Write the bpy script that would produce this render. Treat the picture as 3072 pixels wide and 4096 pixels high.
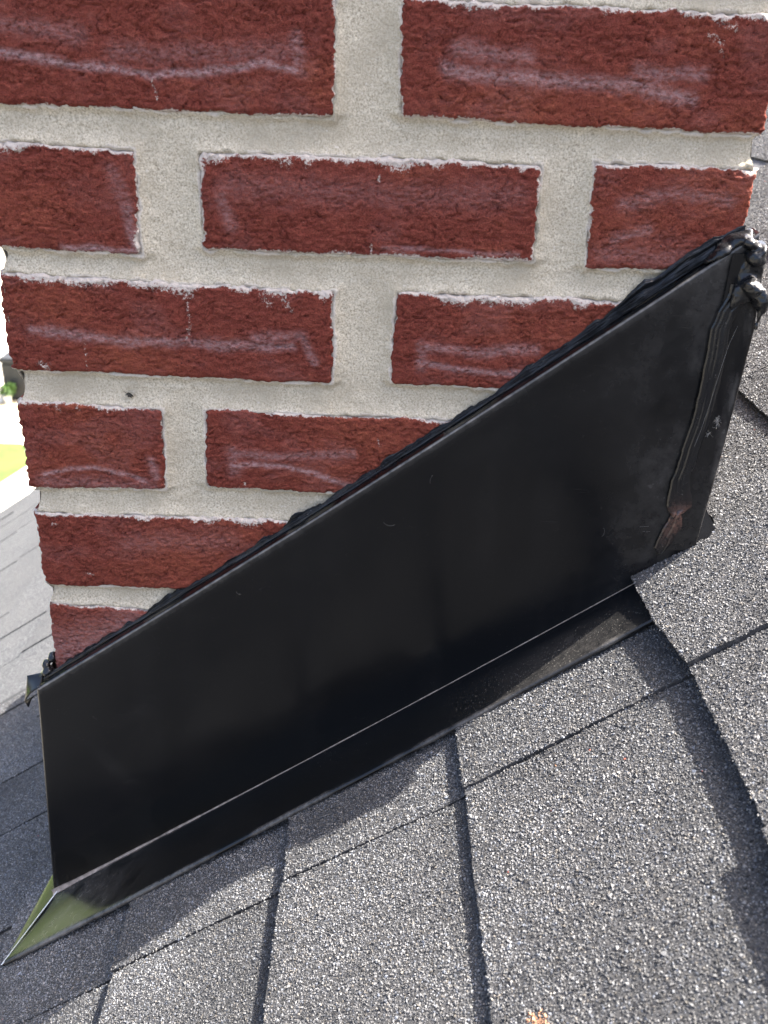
import bpy, math, random
import numpy as np
from mathutils import Matrix, Vector

random.seed(7)
rng = np.random.default_rng(11)
scene = bpy.context.scene
for o in list(bpy.data.objects):
    bpy.data.objects.remove(o)

# ------------------------------------------------------------------ camera
CAM_POS = Vector((0.22244, -0.54591, -0.03037))
AX = Vector((0.99938, -0.00106, 0.03517))          # image right
AY = Vector((-0.03115, 0.43805, 0.89841))          # image up
AZ = Vector((-0.01636, -0.89895, 0.43774))         # backwards
cam = bpy.data.cameras.new('camera')
cam.sensor_fit = 'HORIZONTAL'
cam.sensor_width = 36.0
cam.lens = 36.0 * 3663.97 / 3072.0
cam.clip_start = 0.02
cam.clip_end = 600
cam.dof.use_dof = True
cam.dof.focus_distance = 0.60
cam.dof.aperture_fstop = cam.lens / 2.4
camo = bpy.data.objects.new('camera', cam)
m = Matrix.Identity(4)
for i in range(3):
    m[i][0], m[i][1], m[i][2], m[i][3] = AX[i], AY[i], AZ[i], CAM_POS[i]
camo.matrix_world = m
scene.collection.objects.link(camo)
scene.camera = camo

# ------------------------------------------------------------------ light
SUN_EL, SUN_AZ = math.radians(56.0), math.radians(18.5)   # azimuth measured from +x towards +y
to_sun = Vector((math.cos(SUN_EL) * math.cos(SUN_AZ), math.cos(SUN_EL) * math.sin(SUN_AZ), math.sin(SUN_EL)))
world = bpy.data.worlds.new('World')
scene.world = world
world.use_nodes = True
wn = world.node_tree
sky = wn.nodes.new('ShaderNodeTexSky')
sky.sky_type = 'NISHITA'
sky.sun_disc = False
sky.sun_elevation = SUN_EL
sky.sun_rotation = math.pi / 2 - SUN_AZ               # clockwise from +y
sky.air_density = 0.75
sky.dust_density = 6.0
sky.ozone_density = 0.5
wn.nodes['Background'].inputs['Strength'].default_value = 0.13
wn.links.new(sky.outputs[0], wn.nodes['Background'].inputs['Color'])
sun = bpy.data.lights.new('sun', 'SUN')
sun.energy = 4.7
sun.angle = math.radians(0.53)
sun.color = (1.0, 0.94, 0.85)
suno = bpy.data.objects.new('sun', sun)
suno.rotation_euler = to_sun.to_track_quat('Z', 'Y').to_euler()
suno.location = to_sun * 20
scene.collection.objects.link(suno)
vs = scene.view_settings
vs.view_transform = 'Standard'
vs.look = 'None'
vs.exposure = 2.56
vs.gamma = 1.0
vs.use_curve_mapping = False
scene.cycles.max_bounces = 6
scene.cycles.diffuse_bounces = 3
scene.cycles.glossy_bounces = 3

# ------------------------------------------------------------------ frames
TH = math.radians(35.629)
CT, ST = math.cos(TH), math.sin(TH)
D0 = -0.50821


def RF(s, y, h):
    """roof frame: s up the slope, y along the eave, h above the flange plane"""
    return (s * CT - (D0 + h) * ST, y, s * ST + (D0 + h) * CT)


def RFa(s, y, h):
    s, y, h = np.broadcast_arrays(np.asarray(s, float), np.asarray(y, float), np.asarray(h, float))
    return np.stack([s * CT - (D0 + h) * ST, y, s * ST + (D0 + h) * CT], -1)


# ------------------------------------------------------------------ noise
def _h(ix, iy, seed):
    n = (ix.astype(np.int64) * 374761393 + iy.astype(np.int64) * 668265263 + seed * 1442695041) & 0x7fffffff
    n = ((n ^ (n >> 13)) * 1274126177) & 0x7fffffff
    n = (n ^ (n >> 16)) & 0xffff
    return n / 65535.0


def vn(x, y, seed=0):
    x = np.asarray(x, float); y = np.asarray(y, float)
    x, y = np.broadcast_arrays(x, y)
    ix = np.floor(x); iy = np.floor(y)
    fx = x - ix; fy = y - iy
    fx = fx * fx * fx * (fx * (fx * 6 - 15) + 10); fy = fy * fy * fy * (fy * (fy * 6 - 15) + 10)
    a = _h(ix, iy, seed); b = _h(ix + 1, iy, seed); c = _h(ix, iy + 1, seed); d = _h(ix + 1, iy + 1, seed)
    return a + (b - a) * fx + (c - a) * fy + (a - b - c + d) * fx * fy


def fbm(x, y, seed=0, o=3):
    t = 0; a = 0.5; n = 0
    for i in range(o):
        t = t + a * vn(x * 2 ** i, y * 2 ** i, seed + i * 17); n += a; a *= 0.5
    return t / n


def sstep(a, b, x):
    t = np.clip((x - a) / (b - a), 0, 1)
    return t * t * (3 - 2 * t)


# ------------------------------------------------------------------ mesh helpers
COL = scene.collection


def mesh_np(name, V, tris=None, quads=None, smooth=False):
    me = bpy.data.meshes.new(name)
    V = np.asarray(V, np.float32)
    nt = 0 if tris is None else len(tris)
    nq = 0 if quads is None else len(quads)
    loops = []
    if nt: loops.append(np.asarray(tris, np.int32).ravel())
    if nq: loops.append(np.asarray(quads, np.int32).ravel())
    L = np.concatenate(loops)
    starts = np.concatenate([np.arange(nt) * 3, nt * 3 + np.arange(nq) * 4]).astype(np.int32)
    totals = np.concatenate([np.full(nt, 3), np.full(nq, 4)]).astype(np.int32)
    me.vertices.add(len(V)); me.vertices.foreach_set('co', V.ravel())
    me.loops.add(len(L)); me.loops.foreach_set('vertex_index', L)
    me.polygons.add(nt + nq)
    me.polygons.foreach_set('loop_start', starts)
    me.polygons.foreach_set('loop_total', totals)
    me.polygons.foreach_set('use_smooth', np.full(nt + nq, bool(smooth)))
    me.update(calc_edges=True)
    me.validate()
    return me


def attr(me, name, data):
    data = np.asarray(data, np.float32)
    if data.ndim == 1:
        a = me.attributes.new(name, 'FLOAT', 'POINT'); a.data.foreach_set('value', data)
    else:
        a = me.attributes.new(name, 'FLOAT_COLOR', 'POINT'); a.data.foreach_set('color', data.ravel())


def link(name, me, mat=None, parent=None, **props):
    o = bpy.data.objects.new(name, me)
    COL.objects.link(o)
    if mat is not None and me is not None:
        for mm in (mat if isinstance(mat, (list, tuple)) else [mat]):
            if mm.name not in [x.name for x in me.materials if x]:
                me.materials.append(mm)
    if parent is not None:
        o.parent = parent
    for k, v in props.items():
        o[k] = v
    return o


def empty(name, loc, **props):
    o = bpy.data.objects.new(name, None)
    o.empty_display_size = 0.02
    o.location = loc
    COL.objects.link(o)
    for k, v in props.items():
        o[k] = v
    return o


def keep(o, parent):
    """parent without moving: meshes are built in world space"""
    o.parent = parent
    o.matrix_parent_inverse = Matrix.Translation(parent.location).inverted()
    return o


def grid_quads(nu, nv, off=0, flip=False):
    i = np.arange(nu - 1)[:, None]; j = np.arange(nv - 1)[None, :]
    a = (i * nv + j).ravel() + off
    q = np.stack([a, a + nv, a + nv + 1, a + 1], 1)
    return q[:, ::-1] if flip else q


def loft(name, P, smooth=True, flip=False):
    """P: (nu, nv, 3)"""
    nu, nv = P.shape[:2]
    return mesh_np(name, P.reshape(-1, 3), quads=grid_quads(nu, nv, 0, flip), smooth=smooth)


def interp(pts, t):
    pts = np.asarray(pts, float)
    d = np.r_[0, np.cumsum(np.hypot(*np.diff(pts[:, :2], axis=0).T))]
    d /= d[-1]
    return np.stack([np.interp(t, d, pts[:, k]) for k in range(pts.shape[1])], -1)


# ------------------------------------------------------------------ materials
def new_mat(name):
    mt = bpy.data.materials.new(name)
    mt.use_nodes = True
    nt = mt.node_tree
    b = nt.nodes['Principled BSDF']
    return mt, nt, b


def N(nt, t, **kw):
    n = nt.nodes.new(t)
    for k, v in kw.items():
        setattr(n, k, v)
    return n


def noise(nt, scale, detail=4, rough=0.55, vec=None, dist=0.0):
    n = N(nt, 'ShaderNodeTexNoise')
    n.inputs['Scale'].default_value = scale
    n.inputs['Detail'].default_value = detail
    n.inputs['Roughness'].default_value = rough
    n.inputs['Distortion'].default_value = dist
    if vec is not None:
        nt.links.new(vec, n.inputs['Vector'])
    return n.outputs['Fac']


def ramp(nt, fac, stops):
    r = N(nt, 'ShaderNodeValToRGB')
    e = r.color_ramp.elements
    while len(e) < len(stops):
        e.new(0.5)
    for el, (p, c) in zip(e, stops):
        el.position = p
        el.color = (c[0], c[1], c[2], 1) if isinstance(c, (tuple, list)) else (c, c, c, 1)
    nt.links.new(fac, r.inputs[0])
    return r.outputs[0]


def mixc(nt, fac, a, b, mode='MIX'):
    mx = N(nt, 'ShaderNodeMix', data_type='RGBA', blend_type=mode)
    for sock, v in ((mx.inputs[0], fac), (mx.inputs[6], a), (mx.inputs[7], b)):
        if hasattr(v, 'links') or isinstance(v, bpy.types.NodeSocket):
            nt.links.new(v, sock)
        elif isinstance(v, (tuple, list)):
            sock.default_value = (v[0], v[1], v[2], 1)
        else:
            sock.default_value = v
    return mx.outputs[2]


def math_(nt, op, a, b=0.0, clamp=False):
    mm = N(nt, 'ShaderNodeMath', operation=op, use_clamp=clamp)
    for sock, v in ((mm.inputs[0], a), (mm.inputs[1], b)):
        if isinstance(v, bpy.types.NodeSocket):
            nt.links.new(v, sock)
        else:
            sock.default_value = v
    return mm.outputs[0]


def mapping(nt, scale=(1, 1, 1), rot=(0, 0, 0), src='Object'):
    tc = N(nt, 'ShaderNodeTexCoord')
    mp = N(nt, 'ShaderNodeMapping')
    mp.inputs['Scale'].default_value = scale
    mp.inputs['Rotation'].default_value = rot
    nt.links.new(tc.outputs[src], mp.inputs['Vector'])
    return mp.outputs[0]


def bump(nt, bsdf, h, dist, strength=1.0):
    bp = N(nt, 'ShaderNodeBump')
    bp.inputs['Distance'].default_value = dist
    bp.inputs['Strength'].default_value = strength
    nt.links.new(h, bp.inputs['Height'])
    nt.links.new(bp.outputs[0], bsdf.inputs['Normal'])


def geo_attr(nt, name, out='Fac'):
    a = N(nt, 'ShaderNodeAttribute', attribute_name=name)
    return a.outputs[out]


def make_brick_mat():
    mt, nt, b = new_mat('brick_clay')
    co = mapping(nt)
    big = noise(nt, 30, 3, 0.5, co)
    st = noise(nt, 1, 6, 0.68, mapping(nt, (150, 150, 300)))
    fine = noise(nt, 1100, 3, 0.65, co)
    sand = noise(nt, 520, 3, 0.7, co)
    base = ramp(nt, st, [(0.30, (0.114, 0.0250, 0.0180)), (0.52, (0.170, 0.042, 0.0285)), (0.72, (0.242, 0.071, 0.047))])
    base = mixc(nt, math_(nt, 'MULTIPLY', big, 0.6), base, (0.124, 0.0285, 0.0225))
    orn = math_(nt, 'MULTIPLY', geo_attr(nt, 'orange'), ramp(nt, st, [(0.33, 0.1), (0.68, 1.0)]))
    base = mixc(nt, orn, base, (0.235, 0.065, 0.036))
    base = mixc(nt, ramp(nt, sand, [(0.55, 0.0), (0.75, 0.55)]), base, (0.26, 0.085, 0.062))
    base = mixc(nt, 1.0, base, ramp(nt, fine, [(0.30, 0.55), (0.55, 1.1)]), 'MULTIPLY')
    # whitish lime haze
    n3 = noise(nt, 1, 4, 0.75, mapping(nt, (300, 300, 560)))
    ef = math_(nt, 'MULTIPLY', geo_attr(nt, 'haze'), ramp(nt, n3, [(0.33, 0.05), (0.62, 1.0)]), clamp=True)
    base = mixc(nt, math_(nt, 'MULTIPLY', ef, 0.70), base, (0.43, 0.31, 0.315))
    # mortar smear on the arrises
    sm = math_(nt, 'ADD', geo_attr(nt, 'smear'), math_(nt, 'MULTIPLY', math_(nt, 'SUBTRACT', noise(nt, 560, 4, 0.75, co), 0.5), 2.2))
    sm = ramp(nt, sm, [(0.42, 0.0), (0.72, 0.88)])
    base = mixc(nt, sm, base, mixc(nt, sand, (0.40, 0.355, 0.30), (0.72, 0.66, 0.60)))
    sl = ramp(nt, math_(nt, 'ADD', geo_attr(nt, 'tar'), math_(nt, 'MULTIPLY', math_(nt, 'SUBTRACT', n3, 0.5), 1.2)), [(0.5, 0.0), (0.58, 1.0)])
    base = mixc(nt, sl, base, (0.012, 0.013, 0.015))
    nt.links.new(base, b.inputs['Base Color'])
    b.inputs['Roughness'].default_value = 0.95
    b.inputs['Specular IOR Level'].default_value = 0.12
    hh = math_(nt, 'ADD', math_(nt, 'MULTIPLY', st, 0.8), math_(nt, 'ADD', math_(nt, 'MULTIPLY', fine, 0.30), math_(nt, 'MULTIPLY', sand, 0.35)))
    bump(nt, b, hh, 0.0018, 1.0)
    return mt


def make_mortar_mat():
    mt, nt, b = new_mat('mortar')
    co = mapping(nt)
    g = noise(nt, 850, 4, 0.7, co)
    big = noise(nt, 22, 4, 0.6, co)
    c = ramp(nt, g, [(0.30, (0.25, 0.215, 0.155)), (0.5, (0.54, 0.478, 0.368)), (0.70, (0.76, 0.69, 0.55))])
    c = mixc(nt, ramp(nt, big, [(0.4, 0.0), (0.65, 0.75)]), c, (0.40, 0.35, 0.262))
    c = mixc(nt, ramp(nt, math_(nt, 'ADD', geo_attr(nt, 'smear'), math_(nt, 'MULTIPLY', math_(nt, 'SUBTRACT', g, 0.5), 0.8)), [(0.45, 0.0), (0.75, 0.6)]), c, (0.66, 0.59, 0.52))
    wh = ramp(nt, noise(nt, 480, 1, 0.5, co), [(0.72, 0.0), (0.76, 1.0)])
    c = mixc(nt, math_(nt, 'MULTIPLY', wh, 0.4), c, (0.74, 0.69, 0.62))
    nt.links.new(c, b.inputs['Base Color'])
    b.inputs['Roughness'].default_value = 0.95
    b.inputs['Specular IOR Level'].default_value = 0.2
    bump(nt, b, math_(nt, 'ADD', g, math_(nt, 'MULTIPLY', noise(nt, 160, 3, 0.6, co), 1.2)), 0.0010, 0.9)
    return mt


def make_metal_mat():
    mt, nt, b = new_mat('black_painted_metal')
    co = mapping(nt)
    sp = ramp(nt, noise(nt, 1300, 1, 0.5, co), [(0.75, 0.0), (0.80, 1.0)])
    patch = ramp(nt, noise(nt, 40, 5, 0.75, co), [(0.42, 0.0), (0.75, 1.0)])
    dust_or_glint = math_(nt, 'MULTIPLY', sp, patch)
    scr = ramp(nt, noise(nt, 1, 3, 0.7, mapping(nt, (45, 500, 1300), (0, math.radians(35), 0))), [(0.60, 0.0), (0.72, 1.0)])
    scr = math_(nt, 'MULTIPLY', scr, geo_attr(nt, 'scuff'))
    film = math_(nt, 'MULTIPLY', geo_attr(nt, 'dust_or_glint'), ramp(nt, noise(nt, 160, 5, 0.75, co), [(0.3, 0.15), (0.7, 1.0)]))  # dust film, plus the side panel's painted bend highlight
    c = mixc(nt, math_(nt, 'MULTIPLY', dust_or_glint, 0.35), (0.0030, 0.0033, 0.0040), (0.42, 0.40, 0.36))
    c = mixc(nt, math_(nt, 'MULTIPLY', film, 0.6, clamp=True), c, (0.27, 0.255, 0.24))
    c = mixc(nt, math_(nt, 'MULTIPLY', scr, 0.5, clamp=True), c, (0.30, 0.28, 0.25))
    nt.links.new(c, b.inputs['Base Color'])
    sme = noise(nt, 1, 4, 0.6, mapping(nt, (14, 14, 34), (0, 0.6, 0)))
    r = math_(nt, 'ADD', ramp(nt, sme, [(0.35, 0.17), (0.7, 0.27)]), math_(nt, 'MULTIPLY', film, 0.3))
    nt.links.new(r, b.inputs['Roughness'])
    b.inputs['Specular IOR Level'].default_value = 0.36
    bump(nt, b, noise(nt, 240, 2, 0.5, co), 0.00012, 0.25)
    return mt


def make_sealant_mat():
    mt, nt, b = new_mat('black_sealant')
    co = mapping(nt)
    g = noise(nt, 700, 2, 0.6, co)
    c = mixc(nt, ramp(nt, g, [(0.71, 0.0), (0.78, 0.6)]), (0.007, 0.0074, 0.0085), (0.28, 0.27, 0.25))
    c = mixc(nt, math_(nt, 'MULTIPLY', geo_attr(nt, 'dust_or_glint'), ramp(nt, noise(nt, 300, 4, 0.7, co), [(0.35, 0.0), (0.65, 1.0)]), clamp=True), c, (0.19, 0.10, 0.075))
    nt.links.new(c, b.inputs['Base Color'])
    r = ramp(nt, noise(nt, 60, 3, 0.6, co), [(0.3, 0.17), (0.7, 0.33)])
    nt.links.new(r, b.inputs['Roughness'])
    b.inputs['Specular IOR Level'].default_value = 0.42
    bump(nt, b, noise(nt, 260, 4, 0.6, co), 0.0006, 0.35)
    return mt


def make_granule_mat():
    mt, nt, b = new_mat('granules')
    a = N(nt, 'ShaderNodeAttribute', attribute_name='col')
    nt.links.new(a.outputs['Color'], b.inputs['Base Color'])
    b.inputs['Roughness'].default_value = 0.62
    b.inputs['Specular IOR Level'].default_value = 0.42
    return mt


def make_shingle_far_mat():
    mt, nt, b = new_mat('shingle_surface')
    co = mapping(nt)
    v = N(nt, 'ShaderNodeTexVoronoi')
    v.inputs['Scale'].default_value = 620
    nt.links.new(co, v.inputs['Vector'])
    hsv = N(nt, 'ShaderNodeSeparateColor')
    nt.links.new(v.outputs['Color'], hsv.inputs[0])
    c = ramp(nt, hsv.outputs[0], [(0.0, (0.024, 0.025, 0.029)), (0.35, (0.046, 0.048, 0.052)), (0.75, (0.086, 0.087, 0.090)), (1.0, (0.175, 0.174, 0.172))])
    oi = N(nt, 'ShaderNodeObjectInfo')
    c = mixc(nt, math_(nt, 'MULTIPLY', oi.outputs['Random'], 0.5), c, (0.05, 0.05, 0.052))
    c = mixc(nt, ramp(nt, noise(nt, 9, 3, 0.6, co), [(0.4, 0.0), (0.7, 0.35)]), c, (0.095, 0.094, 0.093))
    nt.links.new(c, b.inputs['Base Color'])
    b.inputs['Roughness'].default_value = 0.8
    hh = math_(nt, 'SUBTRACT', 1.0, v.outputs['Distance'])
    bump(nt, b, hh, 0.0007, 0.7)
    return mt


def make_asphalt_mat():
    mt, nt, b = new_mat('asphalt_base')
    c = ramp(nt, noise(nt, 500, 3, 0.6, mapping(nt)), [(0.3, (0.012, 0.012, 0.013)), (0.7, (0.05, 0.05, 0.053))])
    nt.links.new(c, b.inputs['Base Color'])
    b.inputs['Roughness'].default_value = 0.85
    return mt


def flat_mat(name, c1, c2, scale, rough=0.85, bd=0.0, detail=4):
    mt, nt, b = new_mat(name)
    f = noise(nt, scale, detail, 0.6, mapping(nt))
    nt.links.new(ramp(nt, f, [(0.3, c1), (0.7, c2)]), b.inputs['Base Color'])
    b.inputs['Roughness'].default_value = rough
    if bd:
        bump(nt, b, f, bd, 0.8)
    return mt


M_BRICK = make_brick_mat()
M_MORTAR = make_mortar_mat()
M_METAL = make_metal_mat()
M_SEAL = make_sealant_mat()
M_GRAN = make_granule_mat()
M_FAR = make_shingle_far_mat()
M_ASPH = make_asphalt_mat()
M_DUST = flat_mat('fold_dust', (0.10, 0.085, 0.075), (0.30, 0.26, 0.235), 260, 0.8, 0.0004)
M_DECK = flat_mat('roof_deck', (0.02, 0.02, 0.022), (0.05, 0.05, 0.055), 60)
M_GRASS = flat_mat('lawn', (0.045, 0.085, 0.010), (0.085, 0.135, 0.018), 3.0, 0.9)
M_EARTH = flat_mat('dry_ground', (0.085, 0.080, 0.062), (0.16, 0.150, 0.125), 0.4, 0.95)
M_CONC = flat_mat('concrete', (0.42, 0.395, 0.33), (0.56, 0.53, 0.45), 2.5, 0.9)
M_TAN = flat_mat('tan_paving', (0.36, 0.29, 0.18), (0.46, 0.39, 0.26), 6, 0.9)
M_DARK = flat_mat('dark_grey_plastic', (0.010, 0.011, 0.012), (0.022, 0.023, 0.025), 8, 0.6)
M_WHITE = flat_mat('white_paint', (0.66, 0.66, 0.62), (0.8, 0.8, 0.77), 8, 0.6)
M_BARK = flat_mat('bark', (0.06, 0.045, 0.03), (0.14, 0.10, 0.07), 14, 0.9, 0.01)
M_LEAF = flat_mat('leaves', (0.03, 0.075, 0.012), (0.085, 0.16, 0.03), 1.2, 0.6)
M_FIBRE = flat_mat('fibre', (0.22, 0.21, 0.20), (0.36, 0.35, 0.33), 300, 0.7)
M_PRIMER = flat_mat('bare_metal', (0.45, 0.45, 0.46), (0.62, 0.62, 0.62), 200, 0.4)

# ------------------------------------------------------------------ chimney bricks
CW = 0.4345         # chimney width
CD = 0.490          # chimney depth
# front bricks: corners TL, TR, BR, BL (x, z) on the wall face
FRONT = {
    'A1': [(0.0005, 0.0020), (0.1968, 0.0029), (0.1961, -0.0577), (0.0005, -0.0566)],
    'A2': [(0.2314, 0.0030), (0.4345, 0.0010), (0.4345, -0.0585), (0.2321, -0.0553)],
    'B0': [(0.0000, -0.0739), (0.0851, -0.0776), (0.0856, -0.1354), (0.0000, -0.1338)],
    'B1': [(0.1204, -0.0769), (0.3140, -0.0763), (0.3148, -0.1316), (0.1208, -0.1311)],
    'B2': [(0.3430, -0.0746), (0.4351, -0.0750), (0.4355, -0.1325), (0.3451, -0.1339)],
    'C1': [(0.0000, -0.1472), (0.1979, -0.1525), (0.1972, -0.2100), (-0.0018, -0.2071)],
    'C2': [(0.2341, -0.1508), (0.4345, -0.1515), (0.4345, -0.2120), (0.2336, -0.2082)],
    'D0': [(-0.0016, -0.2274), (0.0904, -0.2296), (0.0887, -0.2857), (-0.0005, -0.2879)],
    'D1': [(0.1166, -0.2287), (0.3120, -0.2310), (0.3120, -0.2880), (0.1153, -0.2831)],
    'E1': [(-0.0005, -0.3048), (0.1990, -0.3052), (0.1990, -0.3615), (-0.0002, -0.3611)],
    'F0': [(0.0004, -0.3756), (0.0880, -0.3795), (0.0880, -0.4360), (-0.0006, -0.4330)],
}


def seg_d(x, z, pl):
    best = np.full(x.shape, 1e9); par = np.zeros(x.shape)
    L = 0
    for (x0, z0), (x1, z1) in zip(pl[:-1], pl[1:]):
        dx, dz = x1 - x0, z1 - z0
        l2 = dx * dx + dz * dz
        t = np.clip(((x - x0) * dx + (z - z0) * dz) / l2, 0, 1)
        d = np.hypot(x - x0 - t * dx, z - z0 - t * dz)
        best = np.minimum(best, d)
    return best


# lime streaks and mortar drips (x, z polylines, width, strength)
HAZE = {
    'A1': [([(0.010, -0.030), (0.035, -0.033), (0.068, -0.037), (0.098, -0.039), (0.13, -0.036), (0.158, -0.031), (0.176, -0.034)], 0.0024, 1.0),
           ([(0.176, -0.018), (0.178, -0.034)], 0.004, 0.5), ([(0.01, -0.017), (0.06, -0.021)], 0.006, 0.35),
           ([(0.08, -0.030), (0.17, -0.025)], 0.006, 0.3)],
    'A2': [([(0.256, -0.031), (0.29, -0.033), (0.33, -0.034), (0.365, -0.036), (0.392, -0.042)], 0.0042, 0.75),
           ([(0.262, -0.020), (0.30, -0.024)], 0.005, 0.5), ([(0.36, -0.029), (0.395, -0.029)], 0.004, 0.55)],
    'B0': [([(0.04, -0.1315), (0.062, -0.1325), (0.082, -0.133)], 0.0024, 0.95), ([(0.079, -0.108), (0.082, -0.130)], 0.004, 0.6),
           ([(0.072, -0.088), (0.078, -0.104)], 0.006, 0.3)],
    'B1': [([(0.132, -0.100), (0.138, -0.116)], 0.004, 0.4), ([(0.225, -0.1255), (0.262, -0.126), (0.305, -0.1265)], 0.0014, 0.6),
           ([(0.135, -0.094), (0.22, -0.096), (0.30, -0.094)], 0.009, 0.22)],
    'B2': [([(0.362, -0.096), (0.388, -0.089), (0.422, -0.092)], 0.005, 0.4), ([(0.378, -0.110), (0.36, -0.116)], 0.004, 0.45),
           ([(0.352, -0.124), (0.40, -0.126)], 0.007, 0.3)],
    'C1': [([(0.015, -0.182), (0.045, -0.184), (0.078, -0.186), (0.11, -0.186), (0.145, -0.187), (0.172, -0.186)], 0.0036, 0.75),
           ([(0.178, -0.179), (0.186, -0.196)], 0.0026, 0.6), ([(0.15, -0.182), (0.178, -0.179)], 0.0045, 0.5)],
    'C2': [([(0.250, -0.194), (0.272, -0.197), (0.297, -0.1985), (0.33, -0.196)], 0.0022, 0.8),
           ([(0.254, -0.184), (0.285, -0.186), (0.32, -0.183)], 0.0034, 0.6), ([(0.251, -0.182), (0.252, -0.197)], 0.0035, 0.45)],
    'D0': [([(0.010, -0.277), (0.030, -0.271), (0.048, -0.2715), (0.062, -0.274), (0.076, -0.280)], 0.0020, 0.85),
           ([(0.080, -0.264), (0.083, -0.277)], 0.003, 0.6), ([(0.01, -0.281), (0.08, -0.283)], 0.006, 0.35)],
    'D1': [([(0.133, -0.267), (0.148, -0.265), (0.170, -0.266), (0.192, -0.273), (0.215, -0.281)], 0.0022, 0.9),
           ([(0.135, -0.258), (0.165, -0.259), (0.21, -0.256)], 0.004, 0.5), ([(0.134, -0.257), (0.135, -0.270)], 0.005, 0.45)],
    'E1': [([(0.06, -0.325), (0.13, -0.322)], 0.009, 0.22)],
    'F0': [([(0.01, -0.415), (0.06, -0.392)], 0.022, 0.5)],
}
DRIP = {
    'C1': [([(0.110, -0.158), (0.111, -0.175)], 0.0010, 0.85), ([(0.111, -0.175), (0.1085, -0.184)], 0.0012, 0.8),
           ([(0.046, -0.186), (0.047, -0.207)], 0.0008, 0.62), ([(0.018, -0.202), (0.022, -0.204)], 0.0022, 0.95),
           ([(0.155, -0.156), (0.159, -0.161)], 0.0022, 0.75), ([(0.168, -0.158), (0.172, -0.164)], 0.0022, 0.75),
           ([(0.098, -0.152), (0.112, -0.157)], 0.0035, 0.85)],
    'B1': [([(0.2192, -0.124), (0.2192, -0.130)], 0.0008, 1.0), ([(0.2225, -0.087), (0.2225, -0.089)], 0.0013, 0.9),
           ([(0.165, -0.078), (0.172, -0.081)], 0.0028, 0.9), ([(0.195, -0.076), (0.225, -0.080)], 0.0014, 0.8)],
    'A1': [([(0.100, -0.046), (0.100, -0.051)], 0.0009, 0.9), ([(0.098, -0.041), (0.098, -0.045)], 0.0006, 0.75)],
    'A2': [([(0.395, -0.010), (0.402, -0.013)], 0.0020, 0.75), ([(0.398, -0.002), (0.408, -0.006)], 0.0022, 0.75), ([(0.402, -0.017), (0.404, -0.019)], 0.0012, 0.9)],
    'D0': [([(0.024, -0.229), (0.025, -0.232)], 0.0018, 0.8), ([(0.0365, -0.230), (0.0375, -0.232)], 0.0014, 0.8)],
    'D1': [([(0.141, -0.279), (0.141, -0.2805)], 0.0013, 0.95), ([(0.227, -0.245), (0.2275, -0.249)], 0.0012, 0.7)],
    'E1': [([(0.0115, -0.3135), (0.0145, -0.3125)], 0.0014, 0.85), ([(0.03, -0.350), (0.034, -0.351)], 0.0012, 0.65)],
}
ORANGE = {
    'A1': [(0.145, -0.046, 0.012, 0.8), (0.187, -0.034, 0.010, 1.0), (0.188, -0.045, 0.010, 0.8), (0.115, -0.043, 0.008, 0.5)],
    'A2': [(0.30, -0.050, 0.030, 1.0), (0.36, -0.047, 0.03, 0.8), (0.27, -0.048, 0.02, 0.6), (0.42, -0.055, 0.02, 0.7), (0.39, -0.006, 0.02, 0.6)],
    'B0': [(0.02, -0.112, 0.03, 0.6)],
    'B1': [(0.29, -0.128, 0.012, 0.7), (0.292, -0.11, 0.006, 0.6), (0.24, -0.079, 0.02, 0.7)],
    'B2': [(0.42, -0.09, 0.03, 0.9), (0.40, -0.078, 0.015, 1.0), (0.37, -0.11, 0.04, 0.6), (0.43, -0.12, 0.02, 0.8)],
    'C1': [(0.03, -0.165, 0.025, 0.8), (0.07, -0.197, 0.025, 1.0), (0.09, -0.2, 0.02, 0.7)],
    'C2': [(0.30, -0.165, 0.03, 0.5), (0.345, -0.175, 0.03, 0.7)],
    'D0': [(0.05, -0.257, 0.03, 0.8), (0.035, -0.229, 0.02, 1.0), (0.02, -0.27, 0.02, 0.6)],
    'D1': [(0.22, -0.245, 0.04, 0.8), (0.20, -0.27, 0.03, 0.7)],
    'E1': [(0.10, -0.335, 0.04, 0.9), (0.13, -0.315, 0.03, 0.7), (0.07, -0.35, 0.03, 0.6)],
    'F0': [(0.03, -0.40, 0.03, 0.6), (0.05, -0.385, 0.03, 0.4)],
}
TAR = {'B2': [([(0.425, -0.1205), (0.4335, -0.1225)], 0.0016, 0.8), ([(0.386, -0.117), (0.388, -0.121)], 0.0010, 0.55)],
       'C1': [([(0.101, -0.201), (0.113, -0.195)], 0.0008, 0.55)]}

# how far mortar is smeared over each arris: top, bottom, left, right
SMEAR = {'A1': (0.6, 0.8, 0.5, 0.6), 'A2': (1.0, 0.8, 0.6, 0.4), 'B0': (1.3, 0.8, 0.5, 1.2), 'B1': (1.5, 1.5, 1.8, 0.8), 'B2': (0.7, 0.5, 0.5, 0.3),
         'C1': (1.2, 0.5, 0.3, 0.4), 'C2': (1.3, 0.5, 0.4, 0.4), 'D0': (0.7, 0.8, 0.3, 0.6), 'D1': (0.5, 0.8, 0.4, 0.4), 'E1': (1.1, 0.4, 0.3, 0.4), 'F0': (0.6, 0.4, 0.3, 0.3)}
chimney = empty('chimney', (CW / 2, CD / 2, -0.45), label='red brick chimney with wide grey mortar joints rising behind the black flashing', category='chimney')


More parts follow.
